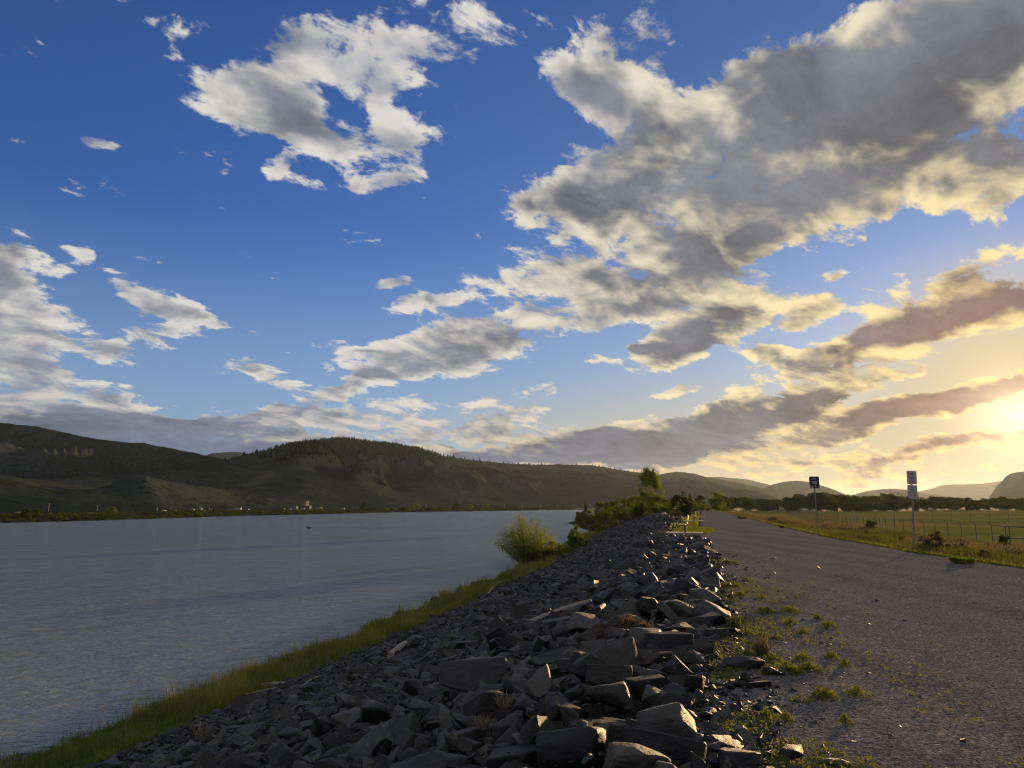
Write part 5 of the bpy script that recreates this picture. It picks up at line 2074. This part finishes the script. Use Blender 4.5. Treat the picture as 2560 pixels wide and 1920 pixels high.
for i, (px, back, hpx, wpx, kind, lab) in enumerate([
    (66, 8, 24, 30, 'dark_tree', "dark green bush at the water near the end of the far bank"), (92, 10, 20, 24, 'dark_tree', "smaller dark bush joined to the dark green one on the far bank"),
    (103, 60, 14, 18, 'dark_tree', "round dark tree behind the bushes of the far bank"), (282, 40, 20, 26, 'leafy_tree', "grey green tree rising above the scrub of the far bank"),
    (258, 30, 14, 22, 'sagebrush', "grey rounded bush beside the grey green tree across the river"), (455, 60, 17, 24, 'bare_tree', "dull bare rounded tree beside the pale house across the river"),
    (535, 30, 12, 12, 'dark_tree', None), (910, 20, 19, 24, 'dark_tree', "dark round tree past the last white building across the river"), (933, 12, 10, 16, 'dark_tree', None), (965, 14, 9, 16, 'leafy_tree', None), (1041, 16, 17, 18, 'leafy_tree', "taller green tree standing alone midway along the far bank"),
    (1075, 10, 12, 16, 'dark_tree', None), (1102, 14, 10, 16, 'dark_tree', None), (1140, 14, 16, 20, 'dark_tree', None), (1172, 14, 14, 20, 'leafy_tree', None), (1192, 12, 10, 14, 'dark_tree', None), (1213, 16, 15, 16, 'leafy_tree', None), (1246, 10, 10, 16, 'dark_tree', None), (1290, 10, 9, 12, 'dark_tree', None), (1408, 10, 13, 8, 'dark_tree', None), (1340, 10, 7, 20, 'dark_tree', None), (1010, 12, 9, 18, 'dark_tree', None), (1060, 40, 9, 14, 'dark_tree', None), (986, 30, 8, 14, 'leafy_tree', None)]):
    x, d = fbank(px, back)
    e = empty("bush" if kind == 'sagebrush' else "leafy_tree", (x, d, -2.6), i * 1.1)
    e.scale = (wpx / FOC * d, wpx / FOC * d, hpx / FOC * d)
    tag(e, lab or "tree in the row along the far bank of the river", "tree" if kind != 'sagebrush' else "shrub", FB)
    for pn, me in plant_mesh(kind, i % 3):
        link(pn, me, None, e)


def far_scrub():
    r = np.random.default_rng(31)
    Ps, Ss, Ts = [], [], []
    for k in range(1500):
        px = r.uniform(-60, 1430)
        d0 = float(shore_depth(px))
        back = 3 + r.random() ** 1.5 * (34 + d0 * .04)
        d = d0 + back
        x = ray(px, 1270)[0] * d
        R = r.uniform(.45, 1.15) * (1 + d / 700)
        m = 44
        v = r.normal(0, 1, (m, 3))
        v /= np.linalg.norm(v, axis=1)[:, None]
        v[:, 2] = np.abs(v[:, 2])
        zz = max(-4.1 + back * .14, -4.1) if back < 12 else STRIP_Z
        Ps.append(np.array([x, d, min(zz, STRIP_Z) - .3]) + v * R * r.uniform(.6, 1, (m, 1)) * [1.4, 1.0, 1.0])
        Ss.append(R * r.uniform(.25, .5, m))
        Ts.append(np.clip(r.normal(r.uniform(.1, .9), .2, m), 0, 1))
    V, F, A = leaf_cards(np.concatenate(Ps), np.concatenate(Ss), np.concatenate(Ts), r, .7)
    m = leaf_mat("far_scrub", (.018, .024, .010), (.085, .095, .030), .3)
    tag(link("far_bank_scrub", np_mesh("far_bank_scrub", V, F, False, m, {'tone': A})), "dense low scrub along the far bank of the river", "scrub", kind='stuff')


far_scrub()


def hill_pines():
    r = np.random.default_rng(33)
    X, D, Z, W, E = (HILL[k] for k in ('X', 'D', 'Z', 'wood', 'elev'))
    ni, nj = Z.shape
    px = HILL['px']
    # crest of the middle hill: the highest row of each column
    pts = []
    crest = np.argmax(np.where(D < 3400, E, -1), axis=0)
    for j in range(nj):
        if 545 < px[j] < 1600:
            den = .8 if 560 < px[j] < 1000 else .42
            for k in range(r.poisson(den)):
                i = max(0, crest[j] - r.integers(0, 3))
                pts.append((X[i, j] + r.normal(0, 4), D[i, j] + r.normal(0, 6), Z[i, j] - 1, min(3.5 + r.gamma(2.0, 1.9), 11)))
    pr = np.clip(W, 0, 1).ravel() ** 1.3
    pr = pr * np.gradient(D, axis=0).ravel()
    idx = r.choice(pr.size, 5200, p=pr / pr.sum())
    for i in idx:
        pts.append((X.ravel()[i] + r.normal(0, 8), D.ravel()[i] + r.normal(0, 8), Z.ravel()[i], r.uniform(5, 12)))
    m2 = ((E > .045) & (D > 1500)).ravel().astype(float) * np.exp(-((np.repeat(px[None], ni, 0).ravel() - 900) / 330) ** 2)
    idx = r.choice(m2.size, 420, p=m2 / m2.sum())
    for i in idx:
        pts.append((X.ravel()[i], D.ravel()[i], Z.ravel()[i], r.uniform(5, 10)))
    pts = np.array(pts)
    n = len(pts)
    an = np.linspace(0, 2 * PI, 5, endpoint=False)
    T = np.concatenate([np.stack([np.cos(an) * .22, np.sin(an) * .22, np.full(5, .12)], 1), [[0, 0, 1.0]], [[0.0, 0, -.1]]])
    F = np.array([[i, (i + 1) % 5, 5] for i in range(5)] + [[(i + 1) % 5, i, 6] for i in range(5)])
    V = T[None] * pts[:, 3][:, None, None] * np.stack([r.uniform(.8, 1.6, n)] * 2 + [np.ones(n)], 1)[:, None, :] + pts[:, :3][:, None, :]
    FF = F[None] + (np.arange(n) * 7)[:, None, None]
    tag(link("hill_pines", np_mesh("hill_pines", V.reshape(-1, 3), FF.reshape(-1, 3), False, L_PINE, {'tone': np.repeat(r.random(n), 7)})), "scattered dark pines on the crest and upper slopes of the middle hill", "pines", kind='stuff')


hill_pines()

M_WALLW = plain("white_wall", (.34, .33, .31), .8, .2, vary=.05)
M_WALLT = plain("tan_wall", (.25, .215, .16), .85, .1, vary=.08)
M_WALLB = plain("blue_grey_wall", (.14, .16, .24), .8, .2, vary=.08)
M_WALLG = plain("grey_concrete", (.13, .127, .123), .9, .1, vary=.1)
M_ROOF = plain("dark_roof", (.07, .065, .065), .9, .1)
M_GLASS = plain("dark_window", (.02, .022, .028), .2, .5)


def building(name, px, wpx, hpx, back, mat, label, roof='flat', cat="building", windows=3, group=None, deep=.6):
    x, d = fbank(px, back)
    w, h = wpx / FOC * d, hpx / FOC * d
    e = empty(name, (x, d, STRIP_Z + .6), -math.atan2(x, d) * -1.0 if name in ('house', 'grain_tower', 'storage_tank') or mat is M_WALLT else 0.0)
    tag(e, label, cat, group)
    boxes("wall", [(0, w * deep / 2, h / 2, w, w * deep, h)], mat, e)
    if roof == 'flat':
        boxes("roof", [(0, w * deep / 2, h + .12, w * 1.03, w * deep * 1.03, .24)], M_ROOF, e)
    elif roof == 'gable':
        bm = bmesh.new()
        y0, y1, rz = -.3, w * deep + .3, h * .38
        v = [bm.verts.new(p) for p in [(-w * .54, y0, h), (w * .54, y0, h), (0, y0, h + rz), (-w * .54, y1, h), (w * .54, y1, h), (0, y1, h + rz)]]
        for f in ((0, 1, 2), (5, 4, 3), (0, 2, 5, 3), (1, 4, 5, 2), (0, 3, 4, 1)):
            bm.faces.new([v[i] for i in f])
        me = bpy.data.meshes.new("roof")
        bm.to_mesh(me)
        bm.free()
        link("roof", me, M_ROOF, e)
    for k in range(windows):
        q = (k + .5) / windows - .5
        boxes("window", [(q * w, -.02, h * .55, w / windows * .4, .06, h * .3)], M_GLASS, e)
    return e


building("house", 497, 13, 8, 75, M_WALLT, "tan house with a dark gabled roof across the river", 'gable', "house", 3)
building("shed", 480, 9, 5, 85, M_WALLW, "small white shed joined to the tan house across the river", 'gable', "shed", 1)
building("warehouse", 579, 20, 7, 110, M_WALLB, "blue grey warehouse across the river with a white box beside it", 'gable', "warehouse", 4)
building("warehouse", 595, 13, 7, 90, M_WALLW, "white box-like building in front of the blue grey warehouse", 'flat', "warehouse", 2)
building("warehouse", 612, 17, 3.5, 90, M_WALLB, "long low pale shed next to the white box-like building", 'flat', "shed", 4)
building("warehouse", 731, 20, 9, 120, M_WALLB, "dark blue industrial hall beside the grain tower", 'flat', "hall", 4)
building("shed", 708, 6, 5, 85, M_WALLT, "little sunlit cream hut alone before the industrial hall", 'flat', "shed", 1)
building("shed", 724, 7, 3.5, 85, M_WALLW, "little white hut in front of the dark blue industrial hall", 'flat', "shed", 1)
t = building("grain_tower", 760, 16, 15, 125, M_WALLG, "tall grey grain tower with stepped blocks, highest building across the river", 'flat', "tower", 3)
x_, d_ = fbank(760, 125)
u_ = d_ / FOC
boxes("tower_head", [(3.2 * u_, 2.2, 18.0 * u_, 4.5 * u_, 4.0, 6.2 * u_)], M_WALLG, t)
boxes("tower_shaft", [(6.0 * u_, -1.0, 8.2 * u_, 4.0 * u_, 2.2, 16.4 * u_)], M_WALLG, t)
boxes("side_wing", [(11.2 * u_, 2.0, 5.0 * u_, 6.5 * u_, 4.0, 10.0 * u_)], M_WALLG, t)
building("storage_tank", 743, 3, 8, 85, M_WALLW, "narrow white storage tank before the grain tower", 'flat', "tank", 0)
building("shed", 757, 8, 4.5, 85, M_WALLW, "white shed at the foot of the grain tower", 'flat', "shed", 2)
building("warehouse", 795, 12, 6.5, 95, M_WALLT, "cream building just past the grain tower", 'flat', "building", 2)
building("warehouse", 786, 8, 5, 110, M_WALLB, "blue grey annex behind the cream building past the grain tower", 'flat', "building", 1)
building("shed", 804, 4, 4, 90, M_WALLW, "small white cube beside the cream building past the grain tower", 'flat', "shed", 1)
building("trailer", 857, 8, 4, 80, M_WALLW, "white trailer standing alone, last building before the trees across the river", 'flat', "trailer", 2)


def van(px, back, lpx, label, mat, cat="van"):
    x, d = fbank(px, back)
    L = lpx / FOC * d
    H = L * .36
    e = empty("parked_van", (x, d, STRIP_Z + .9))
    tag(e, label, cat, "vehicles on the far bank")
    bm = bmesh.new()
    prof = [(-.5, .12), (.5, .12), (.5, .5), (.40, .62), (.30, 1.0), (-.48, 1.0), (-.5, .9)]
    a = [bm.verts.new((p[0] * L, 0, p[1] * H)) for p in prof]
    b = [bm.verts.new((p[0] * L, 1.9, p[1] * H)) for p in prof]
    bm.faces.new(a)
    bm.faces.new(b[::-1])
    for i in range(len(prof)):
        j = (i + 1) % len(prof)
        bm.faces.new([a[j], a[i], b[i], b[j]])
    bmesh.ops.recalc_face_normals(bm, faces=bm.faces)
    me = bpy.data.meshes.new("body")
    bm.to_mesh(me)
    bm.free()
    link("body", me, mat, e)
    boxes("window", [(.20 * L, -.01, .78 * H, .2 * L, .03, .26 * H)], M_GLASS, e)
    for q in (-.3, .3):
        an = np.linspace(0, 2 * PI, 12, endpoint=False)
        V = np.concatenate([np.stack([q * L + np.cos(an) * .16 * H * 1.1, np.full(12, y0), .14 * H + np.sin(an) * .16 * H], 1) for y0 in (-.03, 1.93)])
        F = np.array([[i, (i + 1) % 12, 12 + (i + 1) % 12, 12 + i] for i in range(12)] + [[0, 3 * i, 3 * i + 2, 3 * i + 3 if i < 3 else 0] for i in ()] or [[0, 1, 13, 12]])
        C = np.array([[0, i + 1, i] for i in range(1, 11)])
        link("wheel", np_mesh("wheel", V, [F, C, C[:, ::-1] + 12], False, M_BLACK), None, e)


van(409, 70, 8, "white van parked by the road across the river, near the tall pole", M_WALLW)
van(438, 75, 4, "small white car on the road across the river before the tan house", M_WALLW, "car")
van(44, 45, 8, "white vehicle on the road near the end of the far bank", M_WALLW, "car")
van(510, 70, 4, "white car beside the tan house across the river", M_WALLW, "car")

PO = "utility poles along the far bank"


def pole(px, top, back, label, arm=True, mat=None, wide=1.0):
    x, d = fbank(px, back)
    H = EYE + ray(px, top)[1] * d - STRIP_Z
    e = empty("utility_pole", (x, d, STRIP_Z - .2))
    tag(e, label, "pole", PO)
    rd = .09 * wide * (1 + d / 600)
    link("mast", np_mesh("mast", *tube([[0, 0, 0], [0, 0, H]], [rd, rd * .7], 6), False, mat or M_DRIFT), None, e)
    if arm:
        boxes("crossarm", [(0, 0, H * .93, H * .22, .12, .14)], mat or M_DRIFT, e)


pole(393, 1266, 60, "thick pale pole by the white van across the river", True, M_CONC, 1.5)
for q in (122, 243, 427):
    pole(q, {122: 1256, 243: 1262, 427: 1268}[q], 90, "thin utility pole against the dark slope across the river")
for q, tp in ((523, 1266), (528, 1270), (532, 1272)):
    pole(q, tp, 90, "one of three masts clustered beside the tan house across the river", False, M_CONC)
for q in (1066, 1195, 1261, 1307, 1352, 1395, 1433):
    pole(q, 1260, 30, "thin utility pole in the long line past the last buildings across the river")


# dark hump in the river
def hump():
    k = ray(772, 1321)[1]
    d = (EYE - WATER_Z) / -k
    x = ray(772, 1321)[0] * d
    me = rock_detail(777, (1.35, .9, 1.0), 5, False, 3, .05)
    o = link("boulder", me, loc=(x, d, WATER_Z + .12))
    o.scale = (1, 1, .9)
    tag(o, "small dark hump sticking out of the open water", "boulder")


hump()
# a glove-sized dark clod at the edge of the path
x, y, z = on_ground(1955, 1320)
o = link("stone", rock_detail(778, (.34, .26, .22), 5, False, 2, .05), loc=(x, y, .08))
tag(o, "small dark stone by itself at the far edge of the path", "stone")
